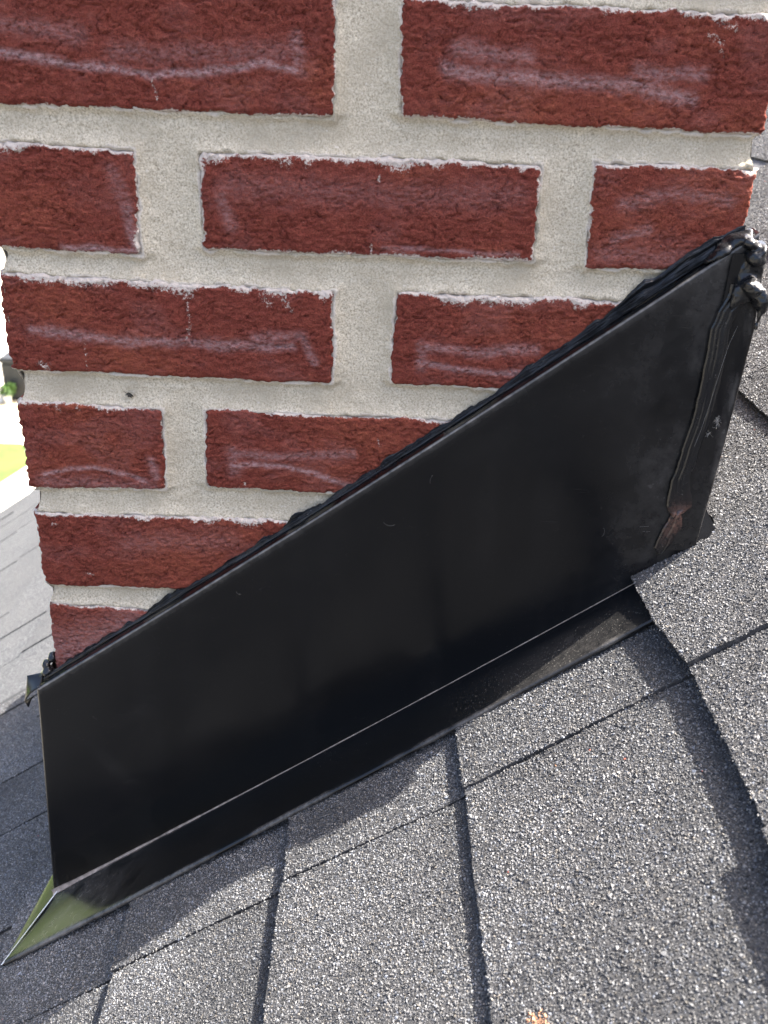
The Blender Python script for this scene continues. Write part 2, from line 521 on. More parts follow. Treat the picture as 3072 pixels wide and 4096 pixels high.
def detailed_brick(key, depth, seed):
    q = np.array(FRONT[key])
    wx = 0.5 * (q[1, 0] - q[0, 0] + q[2, 0] - q[3, 0]); hz = 0.5 * (q[0, 1] - q[3, 1] + q[1, 1] - q[2, 1])
    nu = int(wx / 0.00078) + 1; nv = int(hz / 0.00078) + 1
    # finer sampling in the last millimetres for the rounded arris
    u = np.linspace(0, 1, nu); v = np.linspace(0, 1, nv)
    U, Vv = np.meshgrid(u, v, indexing='ij')
    X = (q[0, 0] * (1 - U) + q[1, 0] * U) * (1 - Vv) + (q[3, 0] * (1 - U) + q[2, 0] * U) * Vv
    Z = (q[0, 1] * (1 - U) + q[1, 1] * U) * (1 - Vv) + (q[3, 1] * (1 - U) + q[2, 1] * U) * Vv
    dl = U * wx; dr = (1 - U) * wx; dt = Vv * hz; db = (1 - Vv) * hz
    # ragged outline
    e = 0.0012
    el = (fbm(Z * 330, Z * 0 + 3.1, seed + 1, 3) - 0.5) * 0.0030 + (vn(Z * 60, Z * 0, seed + 2) - 0.5) * 0.0016
    er = (fbm(Z * 330, Z * 0 + 7.1, seed + 3, 3) - 0.5) * 0.0030 + (vn(Z * 60, Z * 0, seed + 4) - 0.5) * 0.0020
    et = (fbm(X * 260, X * 0 + 1.1, seed + 5, 3) - 0.5) * 0.0024 + (vn(X * 45, X * 0, seed + 6) - 0.5) * 0.0020
    eb = (fbm(X * 260, X * 0 + 5.1, seed + 7, 3) - 0.5) * 0.0018 + (vn(X * 45, X * 0, seed + 8) - 0.5) * 0.0012
    fo = lambda d: np.exp(-(d / 0.006) ** 2)
    X2 = X + el * fo(dl) + er * fo(dr)
    Z2 = Z + et * fo(dt) + eb * fo(db)
    dm = np.minimum(np.minimum(dl, dr), np.minimum(dt, db))
    # rounded corners
    cx = np.minimum(dl, dr); cz = np.minimum(dt, db)
    R = 0.004
    cor = np.where((cx < R) & (cz < R), R - np.hypot(R - cx, R - cz), dm)
    rnd = np.clip(1 - np.maximum(cor, 0) / 0.0030, 0, 1)
    y = 0.0034 * (1 - np.sqrt(np.clip(1 - rnd ** 2, 0, 1)))
    # torn clay texture: short horizontal tears with lips
    wxn = X * 170 + 2.4 * fbm(X * 60, Z * 120, seed + 20, 3)
    wzn = Z * 430 + 2.8 * fbm(X * 80, Z * 100, seed + 21, 3)
    t1 = vn(wxn, wzn, seed + 22)
    t2 = vn(wxn * 2.0 + 9, wzn * 1.7 + 3, seed + 23)
    t3 = vn(wxn * 0.55 + 4, wzn * 0.6 + 1, seed + 27)
    msk = sstep(0.42, 0.60, fbm(X * 70, Z * 110, seed + 24, 3))
    msk2 = sstep(0.45, 0.62, fbm(X * 90 + 5, Z * 140, seed + 28, 3))
    tear = sstep(0.085, 0.015, np.abs(t1 - 0.5)) * msk
    tear2 = sstep(0.11, 0.02, np.abs(t2 - 0.5)) * msk2
    tear3 = sstep(0.045, 0.0, np.abs(t3 - 0.5)) * msk2
    coarse = (fbm(X * 30, Z * 50, seed + 25, 3) - 0.5)
    step_ = sstep(0.47, 0.53, t1) - 0.5
    h = 0.0003 * step_ + 0.0006 * (t2 - 0.5) - 0.0011 * tear - 0.0008 * tear2 - 0.0010 * tear3 + 0.0009 * coarse + 0.0005 * (vn(X * 800, Z * 800, seed + 26) - 0.5)
    y = y - h
    V = np.stack([X2, y, Z2], -1).reshape(-1, 3)
    quads = [grid_quads(nu, nv, 0, True)]
    # sides and back
    ring = np.concatenate([np.arange(nu) * nv, (nu - 1) * nv + np.arange(1, nv), np.arange(nu - 2, -1, -1) * nv + nv - 1, np.arange(nv - 2, 0, -1)])
    base = len(V)
    mid = V[ring].copy(); mid[:, 1] += 0.006
    back = V[ring].copy(); back[:, 1] = depth
    side_j = (vn(np.arange(len(ring)) * 0.4, np.zeros(len(ring)), seed + 30) - 0.5) * 0.0012
    cxm, czm = q[:, 0].mean(), q[:, 1].mean()
    back[:, 0] += np.where(back[:, 0] < cxm, side_j, -side_j)
    V = np.concatenate([V, mid, back, [[cxm, depth, czm]]])
    n = len(ring); i = np.arange(n); k = (i + 1) % n
    quads.append(np.stack([ring[i], ring[k], base + k, base + i], 1))
    quads.append(np.stack([base + i, base + k, base + n + k, base + n + i], 1))
    tris = np.stack([base + n + i, base + n + k, np.full(n, base + 2 * n)], 1)
    me = mesh_np('brick_' + key, V, tris=tris, quads=np.concatenate(quads), smooth=True)
    nV = nu * nv
    full = lambda a: np.concatenate([a.ravel(), np.zeros(2 * n + 1)])
    hz_ = np.zeros_like(X)
    for pl, w, s in HAZE.get(key, []):
        wob = 1 + 0.5 * (vn(X * 120, Z * 120, seed + 41) - 0.5)
        hz_ = np.maximum(hz_, s * np.exp(-(seg_d(X + 0.0022 * (fbm(X * 90, Z * 90, seed + 42) - .5), Z + 0.003 * (fbm(X * 70, Z * 40, seed + 43) - .5), pl) / (w * wob * 0.85)) ** 2))
    hz_ = np.maximum(hz_, 0.10 * sstep(0.5, 0.75, fbm(X * 35, Z * 60, seed + 44, 3)))
    sm = np.zeros_like(X)
    km = SMEAR.get(key, (0.8, 0.6, 0.5, 0.6))
    for dd, a, bb, sd in ((dt, 0.0016, 0.0030, 1), (db, 0.0011, 0.0012, 2), (dl, 0.0009, 0.0018, 3), (dr, 0.0010, 0.0022, 4)):
        along = X if sd < 3 else Z
        if (sd == 3 and abs(q[0, 0]) < 0.004) or (sd == 4 and abs(q[1, 0] - CW) < 0.004):
            continue
        w = (a + bb * sstep(0.42, 0.75, fbm(along * 55, along * 0 + sd, seed + 50 + sd, 3))) * km[sd - 1]
        sm = np.maximum(sm, 1.0 * np.clip(1.15 - dd / w * 0.75, 0, 1))
    for pl, w, s in DRIP.get(key, []):
        sm = np.maximum(sm, 0.62 * s * np.exp(-(seg_d(X + 0.0016 * (fbm(X * 300, Z * 300, seed + 61) - .5), Z, pl) / (w * 1.25)) ** 2))
    org = np.zeros_like(X)
    for ox, oz, r, s in ORANGE.get(key, []):
        org = np.maximum(org, s * np.exp(-(((X - ox) / r) ** 2 + ((Z - oz) / (r * 0.6)) ** 2)))
    tar = np.zeros_like(X)
    for pl, w, s in TAR.get(key, []):
        tar = np.maximum(tar, s * np.exp(-(seg_d(X, Z, pl) / w) ** 2))
    attr(me, 'haze', full(hz_)); attr(me, 'smear', full(sm)); attr(me, 'orange', full(org)); attr(me, 'tar', full(tar))
    o = link('brick', me, M_BRICK)
    keep(o, chimney)
    return o


DEPTH = {'A': 0.095, 'C': 0.095, 'E': 0.095, 'B': 0.229, 'D': 0.229, 'F': 0.229}
for n_, key in enumerate(FRONT):
    dep = 0.095 if key in ('B1', 'D1') else DEPTH[key[0]]
    detailed_brick(key, dep, 100 + n_ * 60)


def plain_brick_mesh(name, lx, ly, lz, seed):
    """rounded block, centre at origin, rough faces"""
    import bmesh
    bm = bmesh.new()
    bmesh.ops.create_cube(bm, size=1)
    for v_ in bm.verts:
        v_.co.x *= lx; v_.co.y *= ly; v_.co.z *= lz
    bmesh.ops.bevel(bm, geom=list(bm.edges), offset=0.003, segments=2, affect='EDGES')
    r = random.Random(seed)
    for v_ in bm.verts:
        v_.co += Vector((r.uniform(-1, 1), r.uniform(-1, 1), r.uniform(-1, 1))) * 0.0005
    me = bpy.data.meshes.new(name)
    bm.to_mesh(me); bm.free()
    me.materials.append(M_BRICK)
    return me


BL, BD, BH = 0.198, 0.093, 0.0575
PLAIN = {'x': plain_brick_mesh('brick_long', BL, BD, BH, 1), 'y': plain_brick_mesh('brick_across', BD, BL, BH, 2)}


def plain(kind, cx, cy, cz, ly=None):
    o = bpy.data.objects.new('brick', PLAIN[kind])
    COL.objects.link(o)
    o.location = (cx, cy, cz)
    if ly:
        o.scale.y = ly / BL
    keep(o, chimney)


ROW_TOP = {'A': 0.002, 'B': -0.0755, 'C': -0.1515, 'D': -0.2290, 'E': -0.3050, 'F': -0.3780}
rows = [(k, zt) for k, zt in ROW_TOP.items()]
PITCH = 0.0757
for k in range(1, 9):
    rows.append(('up%d' % k, 0.002 + PITCH * k))
FACE_BRICKS = {'front': [], 'left': [], 'right': [], 'back': []}      # (a0, a1, z0, z1)
for idx, (nm, zt) in enumerate(rows):
    odd = nm in ('A', 'C', 'E') or (nm.startswith('up') and int(nm[2:]) % 2 == 0)
    zc = zt - BH / 2
    xs1 = [(0.0, 0.2), (0.232, CW)]
    st = [(0.0, 0.093), (0.118, 0.316), (0.3415, CW)]
    ys1 = [(0.0, 0.229), (0.261, CD)]
    yst = [(0.0, 0.093), (0.125, 0.365), (0.397, CD)]
    H_ = lambda spans: [(a, b_, zt - BH, zt) for a, b_ in spans]
    fb, sb = (xs1, yst) if odd else (st, ys1)
    FACE_BRICKS['back'] += H_(fb); FACE_BRICKS['left'] += H_(sb); FACE_BRICKS['right'] += H_(sb)
    front_done = not nm.startswith('up')
    if not front_done:
        FACE_BRICKS['front'] += H_(fb)
    if odd:
        for cx in (0.1, 0.333):
            if not front_done:
                plain('x', cx, BD / 2, zc)
            plain('x', cx, CD - BD / 2, zc)
        plain('y', BD / 2, 0.245, zc, 0.24); plain('y', CW - BD / 2, 0.245, zc, 0.24)
        if nm == 'E':
            plain('x', 0.333, BD / 2, zc)
    else:
        for cx in (BD / 2, CW - BD / 2):
            if not front_done or (nm in 'DF' and cx > 0.2):
                plain('y', cx, 0.1145, zc, 0.229)
            plain('y', cx, 0.3755, zc, 0.229)
        if not front_done or nm == 'F':
            plain('x', 0.217, BD / 2, zc)
        plain('x', 0.217, CD - BD / 2, zc)
for key, q in FRONT.items():
    q = np.array(q)
    FACE_BRICKS['front'].append((min(q[0, 0], q[3, 0]), max(q[1, 0], q[2, 0]), q[2:, 1].mean(), q[:2, 1].mean(), q))
for a0, a1, zc in ((0.3405, CW, -0.2575), (0.232, CW, -0.333), (0.118, 0.316, -0.407), (0.3405, CW, -0.407)):
    FACE_BRICKS['front'].append((a0, a1, zc - BH / 2, zc + BH / 2))


def mortar_depth(a, z, face, seed, fine):
    dmin = np.full(a.shape, 1.0)
    above = np.zeros(a.shape)
    for b_ in FACE_BRICKS[face]:
        a0, a1, z0, z1 = b_[:4]
        if len(b_) > 4:
            q = b_[4]
            u = np.clip((a - a0) / (a1 - a0), 0, 1)
            z1 = q[0, 1] * (1 - u) + q[1, 1] * u; z0 = q[3, 1] * (1 - u) + q[2, 1] * u
            w = np.clip((z1 - z) / (z1 - z0), 0, 1)
            aa0 = q[0, 0] * (1 - w) + q[3, 0] * w; aa1 = q[1, 0] * (1 - w) + q[2, 0] * w
        else:
            aa0, aa1 = a0, a1
        dx = np.maximum(aa0 - a, a - aa1); dz = np.maximum(z0 - z, z - z1)
        d = np.where((dx > 0) & (dz > 0), np.hypot(np.maximum(dx, 0), np.maximum(dz, 0)), np.maximum(dx, dz))
        upd = d < dmin
        above = np.where(upd, np.where((z0 - z) > -0.001, 1.0, 0.0), above)
        dmin = np.minimum(dmin, d)
    n1 = (fbm(a * 160, z * 160, seed, 3) - 0.5)
    n2 = (fbm(a * 24, z * 24, seed + 9, 3) - 0.5)
    d = dmin + (0.0040 * n1 if fine else 0)
    out = 0.0012 + 0.0036 * (1 - np.exp(-np.maximum(d, 0) / 0.0045)) + above * 0.0016 * np.exp(-((d - 0.003) / 0.003) ** 2)
    inn = 0.0012 + np.clip(-d * 1.6, 0, 0.014)
    dep = np.where(d > 0, out, inn)
    if fine:
        dep = dep + 0.0016 * n2 + 0.0005 * (vn(a * 420, z * 420, seed + 3) - 0.5)
    sm = np.exp(-(np.maximum(d, 0) / 0.0018)) * sstep(0.35, 0.7, fbm(a * 50, z * 50, seed + 5, 3) + 0.1)
    return dep, dmin, sm


def mortar_face(face, z0, z1, step, seed, fine):
    WD = CW if face in ('front', 'back') else CD
    na = int(WD / step) + 1; nz = int((z1 - z0) / step) + 1
    a = np.linspace(0, WD, na); z = np.linspace(z0, z1, nz)
    A, Z = np.meshgrid(a, z, indexing='ij')
    dep, dm, sm = mortar_depth(A, Z, face, seed, fine)
    inset = np.clip(np.minimum(dep[0], 0.012), 0.002, 0.012)
    inset2 = np.clip(np.minimum(dep[-1], 0.012), 0.002, 0.012)
    A2 = A.copy()
    w0 = np.clip(1 - A / 0.008, 0, 1); w1 = np.clip(1 - (WD - A) / 0.008, 0, 1)
    A2 = A + w0 * inset[None, :] - w1 * inset2[None, :]
    if face == 'front': P = np.stack([A2, dep, Z], -1)
    elif face == 'back': P = np.stack([A2, CD - dep, Z], -1)
    elif face == 'left': P = np.stack([dep, A2, Z], -1)
    else: P = np.stack([CW - dep, A2, Z], -1)
    keepq = None
    quads = grid_quads(na, nz, 0, face in ('front', 'right'))
    if fine:
        mask = (dm < -0.008).ravel()
        quads = quads[~mask[quads].all(1)]
    return P.reshape(-1, 3), quads, sm.ravel()


Vs, Qs, Ss, off = [], [], [], 0
Z_TOP = rows[-1][1] + 0.004
for args in (('front', -0.45, 0.03, 0.0014, 5, True), ('front', 0.03, Z_TOP, 0.006, 5, False), ('left', -0.45, Z_TOP, 0.005, 6, False),
             ('right', -0.45, Z_TOP, 0.005, 7, False), ('back', -0.45, Z_TOP, 0.007, 8, False)):
    V, Q, S = mortar_face(*args)
    Vs.append(V); Qs.append(Q + off); Ss.append(S); off += len(V)
# solid heart of the stack, down through the roof
hx0, hx1, hy1 = 0.016, CW - 0.016, CD - 0.016
hv = np.array([[x, y, z] for z in (-0.85, Z_TOP - 0.001) for x, y in ((hx0, hx0), (hx1, hx0), (hx1, hy1), (hx0, hy1))])
hq = np.array([[0, 1, 5, 4], [1, 2, 6, 5], [2, 3, 7, 6], [3, 0, 4, 7], [4, 5, 6, 7], [3, 2, 1, 0]])
Vs.append(hv); Qs.append(hq + off); Ss.append(np.zeros(8))
me = mesh_np('mortar', np.concatenate(Vs), quads=np.concatenate(Qs), smooth=True)
attr(me, 'smear', np.concatenate(Ss))
keep(link('mortar', me, M_MORTAR), chimney)

# ------------------------------------------------------------------ roof and shingles
roof = None
EAVE, RIDGE, Y0, Y1 = -1.55, 2.6, -4.5, 1.86
rv = [RF(s, y, h) for h in (-0.012, -0.030) for s, y in ((EAVE, Y0), (RIDGE, Y0), (RIDGE, Y1), (EAVE, Y1))]
# leave the chimney's footprint solid: the stack runs down through the deck
me = mesh_np('roof', rv, quads=[[0, 1, 2, 3], [7, 6, 5, 4], [0, 4, 5, 1], [1, 5, 6, 2], [2, 6, 7, 3], [3, 7, 4, 0]])
roof = link('roof', me, M_DECK, kind='structure')

OCT = np.array([[1, 0, -0.25], [-1, 0, -0.25], [0, 1, -0.25], [0, -1, -0.25], [0.25, 0.1, 0.8], [-0.25, -0.1, 0.8]], float)
OCT_T = np.array([[0, 2, 4], [2, 5, 4], [2, 1, 5], [1, 3, 5], [3, 4, 5], [3, 0, 4]])


def in_poly(px, py, poly):
    ins = np.zeros(px.shape, bool)
    n = len(poly)
    for i in range(n):
        x0, y0 = poly[i]; x1, y1 = poly[(i + 1) % n]
        if y0 == y1: continue
        c = ((y0 > py) != (y1 > py)) & (px < (x1 - x0) * (py - y0) / (y1 - y0) + x0)
        ins ^= c
    return ins


# where single granules are worth building (s, y)
GRAN_POLYS = [
    [(-0.50, -0.03), (-0.45, -0.155), (0.09, -0.36), (0.16, -0.33), (0.24, -0.13), (0.33, 0.10), (0.19, 0.10), (0.185, 0.0), (0.12, 0.0), (0.12, -0.03)],
    [(-0.72, 0.44), (-0.69, 0.36), (-0.52, -0.03), (-0.38, -0.03), (-0.54, 0.44)],
    [(0.19, 0.10), (0.33, 0.10), (0.64, 0.98), (0.52, 0.98)],
]


def granules(poly, topf, tone, seed, cell=0.00111):
    r = np.random.default_rng(seed)
    P = np.array(poly)
    s0, y0 = P.min(0); s1, y1 = P.max(0)
    ns, ny = int((s1 - s0) / cell) + 1, int((y1 - y0) / cell) + 1
    gs, gy = np.meshgrid(np.arange(ns), np.arange(ny), indexing='ij')
    s = s0 + (gs + 0.5 * (gy % 2) + r.uniform(-0.42, 0.42, gs.shape)) * cell
    y = y0 + (gy + r.uniform(-0.42, 0.42, gs.shape)) * cell
    s = s.ravel(); y = y.ravel()
    ragged = 0.0012
    k = in_poly(s + r.normal(0, ragged * 0.5, s.shape), y + r.normal(0, ragged * 0.5, s.shape), poly)
    g = np.zeros_like(k)
    for gp in GRAN_POLYS:
        g |= in_poly(s, y, gp)
    k &= g
    k &= ~((s < 0.126) & (s > -0.385) & (y > -0.0585) & (y < 0.0))
    # a few bald spots
    k &= r.uniform(size=s.shape) > 0.06
    s, y = s[k], y[k]
    n = len(s)
    if n == 0:
        return None
    h = topf(s, y) + r.normal(0.00008, 0.00016, n)
    size = np.exp(r.normal(math.log(0.00067), 0.26, n))
    V = OCT[None] * (1 + r.uniform(-0.30, 0.30, (n, 6, 1))) + r.normal(0, 0.15, (n, 6, 3))
    V *= np.stack([r.uniform(0.8, 1.3, n), r.uniform(0.65, 1.05, n), r.uniform(0.50, 0.85, n)], -1)[:, None, :]
    # random rotation
    q = r.normal(size=(n, 4)); q[:, :3] *= np.array([0.30, 0.30, 1.3]); q /= np.linalg.norm(q, axis=1, keepdims=True)
    x_, y_, z_, w_ = q.T
    R = np.stack([1 - 2 * (y_ ** 2 + z_ ** 2), 2 * (x_ * y_ - z_ * w_), 2 * (x_ * z_ + y_ * w_),
                  2 * (x_ * y_ + z_ * w_), 1 - 2 * (x_ ** 2 + z_ ** 2), 2 * (y_ * z_ - x_ * w_),
                  2 * (x_ * z_ - y_ * w_), 2 * (y_ * z_ + x_ * w_), 1 - 2 * (x_ ** 2 + y_ ** 2)], -1).reshape(n, 3, 3)
    V = np.einsum('nij,nkj->nki', R, V) * size[:, None, None]
    W = RFa(s[:, None] + V[..., 0], y[:, None] + V[..., 1], h[:, None] + V[..., 2])
    T = (np.arange(n)[:, None, None] * 6 + OCT_T[None]).reshape(-1, 3)
    # colours
    u = r.uniform(size=n)
    band = fbm(s * 9 + seed, y * 13, 77, 3)
    lf = np.clip(tone + 2.4 * (band - 0.5), 0, 1)
    v = np.where(u < 0.40 - 0.26 * lf, r.uniform(0.045, 0.09, n), np.where(u < 0.90 - 0.22 * lf, r.uniform(0.09, 0.17, n), r.uniform(0.17, 0.30, n)))
    tn = fbm(s * 11 + 3.3 * seed, y * 11, 177, 3)
    v = v * 0.60 * (0.55 + 0.9 * tn) * (0.72 + 0.56 * tone)
    c = np.stack([v * 0.99, v * 1.0, v * 1.04], -1)
    warm = r.uniform(size=n) < 0.10
    c[warm] *= np.array([1.10, 1.0, 0.86])
    cool = r.uniform(size=n) < 0.14
    c[cool] *= np.array([0.90, 0.97, 1.10])
    red = r.uniform(size=n) < 0.00015
    c[red] = np.array([0.36, 0.10, 0.07])
    for (os, oy, rad) in ((0.045, -0.135, 0.0018), (0.008, -0.279, 0.006)):
        mk = (np.hypot(s - os, y - oy) < rad * r.uniform(0.3, 1.2, n))
        c[mk] = np.array([0.36, 0.19, 0.11]) * r.uniform(0.6, 1.1, (mk.sum(), 1))
    c = np.concatenate([c, np.ones((n, 1))], 1)
    return W.reshape(-1, 3), T, np.repeat(c, 6, 0)


SH_COUNT = 0


def shingle(poly, topf, thick, tone=0.5, granular=True):
    """poly: outline in (s, y), anticlockwise; topf(s, y): height of the upper face"""
    global SH_COUNT
    SH_COUNT += 1
    # subdivide the outline and roughen it
    pts = []
    n = len(poly)
    for i in range(n):
        a = np.array(poly[i]); b_ = np.array(poly[(i + 1) % n])
        L = np.hypot(*(b_ - a)); k = max(1, int(L / (0.004 if granular else 0.03)))
        for j in range(k):
            p = a + (b_ - a) * j / k
            if granular and j:
                nrm = np.array([-(b_ - a)[1], (b_ - a)[0]]) / L
                p = p + nrm * ((vn(p[0] * 260, p[1] * 260, SH_COUNT) - 0.5) * 0.0014 + (vn(p[0] * 60, p[1] * 60, SH_COUNT + 7) - 0.5) * 0.0014)
            pts.append(p)
    pts = np.array(pts)
    m_ = len(pts)
    top = RFa(pts[:, 0], pts[:, 1], topf(pts[:, 0], pts[:, 1]))
    bot = RFa(pts[:, 0], pts[:, 1], np.maximum(topf(pts[:, 0], pts[:, 1]) - thick, -0.0115))
    me = bpy.data.meshes.new('shingle')
    V = np.concatenate([top, bot])
    faces = [list(range(m_)), list(range(2 * m_ - 1, m_ - 1, -1))] + [[i, i + m_, (i + 1) % m_ + m_, (i + 1) % m_] for i in range(m_)]
    g = granules(poly, topf, tone, 1000 + SH_COUNT) if granular else None
    if g is None:
        me.from_pydata(V.tolist(), [], faces)
        me.materials.append(M_FAR); me.materials.append(M_ASPH)
        for p in me.polygons:
            p.material_index = 0 if p.index == 0 else 1
    else:
        GV, GT, GC = g
        nb = len(V)
        # triangulate the slab's faces by fan from its own polygons through bmesh
        import bmesh
        bm = bmesh.new()
        bv = [bm.verts.new(v_) for v_ in V]
        for f in faces:
            bm.faces.new([bv[i] for i in f])
        bmesh.ops.triangulate(bm, faces=list(bm.faces))
        bm.verts.index_update()
        tl = np.array([[v_.index for v_ in f.verts] for f in bm.faces])
        bm.free()
        me = mesh_np('shingle', np.concatenate([V, GV]), tris=np.concatenate([tl, GT + nb]))
        attr(me, 'col', np.concatenate([np.tile([[0.03, 0.03, 0.032, 1]], (nb, 1)), GC]))
        me.materials.append(M_ASPH); me.materials.append(M_GRAN)
        mi = np.zeros(len(tl) + len(GT), np.int32); mi[len(tl):] = 1
        # validate() may drop faces; sizes then differ
        if len(me.polygons) == len(mi):
            me.polygons.foreach_set('material_index', mi)
    o = bpy.data.objects.new('shingle', me)
    COL.objects.link(o)
    o.parent = roof
    return o


def wedge(s0, h0, slope=-0.018, tilt=0.0, yc=0.0):
    return lambda s, y: h0 + slope * (s - s0) + tilt * (y - yc)


LAP = 0.030
# --- the courses in view beside the flashing (butt edge at s0)
# course under the flap, full length of the flange
shingle([(-0.0155, -0.047), (-0.0148, -0.1191), (0.165, -0.1136), (0.165, -0.047)], wedge(-0.015, -0.0010, -0.024), 0.0050, 0.45)
shingle([(-0.0145, -0.1202), (-0.0128, -0.62), (0.165, -0.62), (0.165, -0.1147)], wedge(-0.015, -0.0028, -0.022), 0.0055, 0.35)
shingle([(-0.1515, -0.047), (-0.1500, -0.1210), (0.02, -0.1200), (0.02, -0.047)], wedge(-0.15, -0.0012, -0.042), 0.0050, 0.62)
shingle([(-0.1525, -0.1221), (-0.1535, -0.60), (0.02, -0.60), (0.02, -0.1211)], wedge(-0.15, -0.0022, -0.040), 0.0050, 0.40)
shingle([(-0.2945, -0.047), (-0.2940, -0.1264), (-0.12, -0.1224), (-0.12, -0.047)], wedge(-0.295, -0.0012, -0.042), 0.0048, 0.55)
shingle([(-0.2920, -0.1279), (-0.2900, -0.60), (-0.12, -0.60), (-0.12, -0.1239)], wedge(-0.292, -0.0022, -0.040), 0.0048, 0.40)
shingle([(-0.4350, 0.122), (-0.4350, -0.1297), (-0.26, -0.1262), (-0.26, -0.02), (-0.37, -0.0), (-0.37, 0.122)], wedge(-0.435, -0.0022, -0.036), 0.0040, 0.85)
shingle([(-0.4340, -0.1311), (-0.4340, -0.60), (-0.26, -0.60), (-0.26, -0.1277)], wedge(-0.435, -0.0026, -0.036), 0.0040, 0.45)
# --- the flap that laps over the flange, and its neighbour
shingle([(0.1310, -0.0125), (0.1316, -0.065), (0.1383, -0.1171), (0.33, -0.1126), (0.33, 0.010), (0.197, 0.010), (0.1935, -0.008), (0.1870, -0.0140), (0.1672, -0.0103), (0.1524, -0.0112)],
        wedge(0.131, 0.0062, -0.035), 0.0046, 0.55)
shingle([(0.1378, -0.1181), (0.1372, -0.185), (0.1358, -0.235), (0.1362, -0.64), (0.33, -0.64), (0.33, -0.1136)],
        wedge(0.137, 0.0028, -0.030, 0.008, -0.12), 0.0050, 0.75)
# a second lamination thickening the neighbour towards the viewer
shingle([(0.1340, -0.2405), (0.1345, -0.64), (0.30, -0.64), (0.30, -0.2440)], wedge(0.137, 0.0054, -0.045), 0.0034, 0.6)
# --- above the chimney's upper side
shingle([(0.1965, 0.0115), (0.33, 0.0115), (0.33, 0.1045), (0.1985, 0.1045)], wedge(0.131, 0.0040, -0.030), 0.0046, 0.55)
shingle([(0.1985, 0.1065), (0.33, 0.1065), (0.33, 0.60), (0.1985, 0.60)], wedge(0.131, 0.0030, -0.030), 0.0046, 0.5)
yb = [-0.64, -0.30, -0.02, 0.165, 0.33, 0.60]
for a, b_ in zip(yb[:-1], yb[1:]):
    shingle([(0.2705, b_ - 0.001), (0.2700, a + 0.001), (0.46, a + 0.001), (0.46, b_ - 0.001)], wedge(0.27, 0.0042 + 0.0006 * random.random(), -0.035), 0.0042, 0.3 + 0.4 * random.random())
yb = [-0.64, -0.22, 0.10, 0.27, 0.44, 0.66]
for a, b_ in zip(yb[:-1], yb[1:]):
    shingle([(0.3900, b_ - 0.001), (0.3900, a + 0.001), (0.57, a + 0.001), (0.57, b_ - 0.001)], wedge(0.39, 0.0045, -0.035), 0.0045, 0.3 + 0.4 * random.random())
# --- below the chimney, to the left
yl = [-0.02 + 0.0, 0.124, 0.226, 0.34, 0.41, 0.452, 0.59, 0.715, 0.84, 1.0, 1.17, 1.3, 1.46, 1.62, 1.74, 1.855]
for ci, s0 in enumerate((-0.435, -0.578, -0.721, -0.864, -1.007, -1.15, -1.293, -1.436, -1.579)):
    for a, b_ in zip(yl[:-1], yl[1:]):
        if ci == 0 and b_ < 0.13:
            continue
        if ci == 0 and a < 0.46:
            s1 = -0.37
        else:
            s1 = s0 + 0.18
        dz = random.uniform(-0.001, 0.0012)
        gp_ = 0.0018 if a < 0.44 else 0.0006
        shingle([(s0 + random.uniform(-.001, .001), b_ - gp_), (s0, a + gp_), (s1, a + gp_), (s1, b_ - gp_)], wedge(s0, -0.0026 + dz, -0.020), 0.0042, random.uniform(0.85, 1.15))
    yn = -0.022
    while yn > -2.2:
        w = random.uniform(0.13, 0.34)
        if ci > 0 or yn < -0.6:
            shingle([(s0, yn), (s0, yn - w + 0.002), (s0 + 0.18, yn - w + 0.002), (s0 + 0.18, yn)], wedge(s0, -0.0032 + random.uniform(-0.001, 0.001), -0.020), 0.0042, random.uniform(0.35, 0.7))
        elif False:
            pass
        yn -= w
# --- the rest of the roof
for s0 in (-0.293, -0.150, -0.015, 0.135, 0.27, 0.39):
    yn = -0.645
    while yn > -2.2:
        w = random.uniform(0.15, 0.33)
        shingle([(s0, yn), (s0, yn - w + 0.002), (s0 + 0.18, yn - w + 0.002), (s0 + 0.18, yn)], wedge(s0, -0.0030 + random.uniform(-0.001, 0.001), -0.020), 0.0042, 0.5, False)
        yn -= w
    yn = 0.665 if s0 > 0.3 else 0.605
    if s0 < 0.1:
        yn = 0.462
    while yn < Y1:
        w = random.uniform(0.15, 0.33)
        e_ = min(yn + w, Y1 + 0.01)
        shingle([(s0, e_ - 0.002), (s0, yn), (s0 + 0.18, yn), (s0 + 0.18, e_ - 0.002)], wedge(s0, -0.0030 + random.uniform(-0.001, 0.001), -0.020), 0.0042, 0.5, False)
        yn += w
s0 = 0.505
while s0 < RIDGE - 0.1:
    yn = -2.2
    while yn < Y1:
        w = random.uniform(0.15, 0.33)
        e_ = min(yn + w, Y1 + 0.01)
        shingle([(s0, e_ - 0.002), (s0, yn), (s0 + 0.18, yn), (s0 + 0.18, e_ - 0.002)], wedge(s0, -0.0010 + random.uniform(-0.001, 0.001), -0.020), 0.0048, 0.5, s0 < 0.6 and 0.4 < e_ and yn < 1.0)
        yn += w
    s0 += 0.143

# ------------------------------------------------------------------ flashing
YP = -0.014
flash = empty('chimney_flashing', RF(-0.387, -0.014, 0), label='black painted metal flashing wrapped round the chimney foot, sealed with black mastic', category='flashing')
TL = np.array([-0.0085, -0.4392]); TRc = np.array([0.4375, -0.1093])
BLc = np.array([-0.0211, -0.6387]); BRc = np.array([0.4365, -0.3108])
SLIT = 0.4165           # seam x: side panel ends under the corner piece


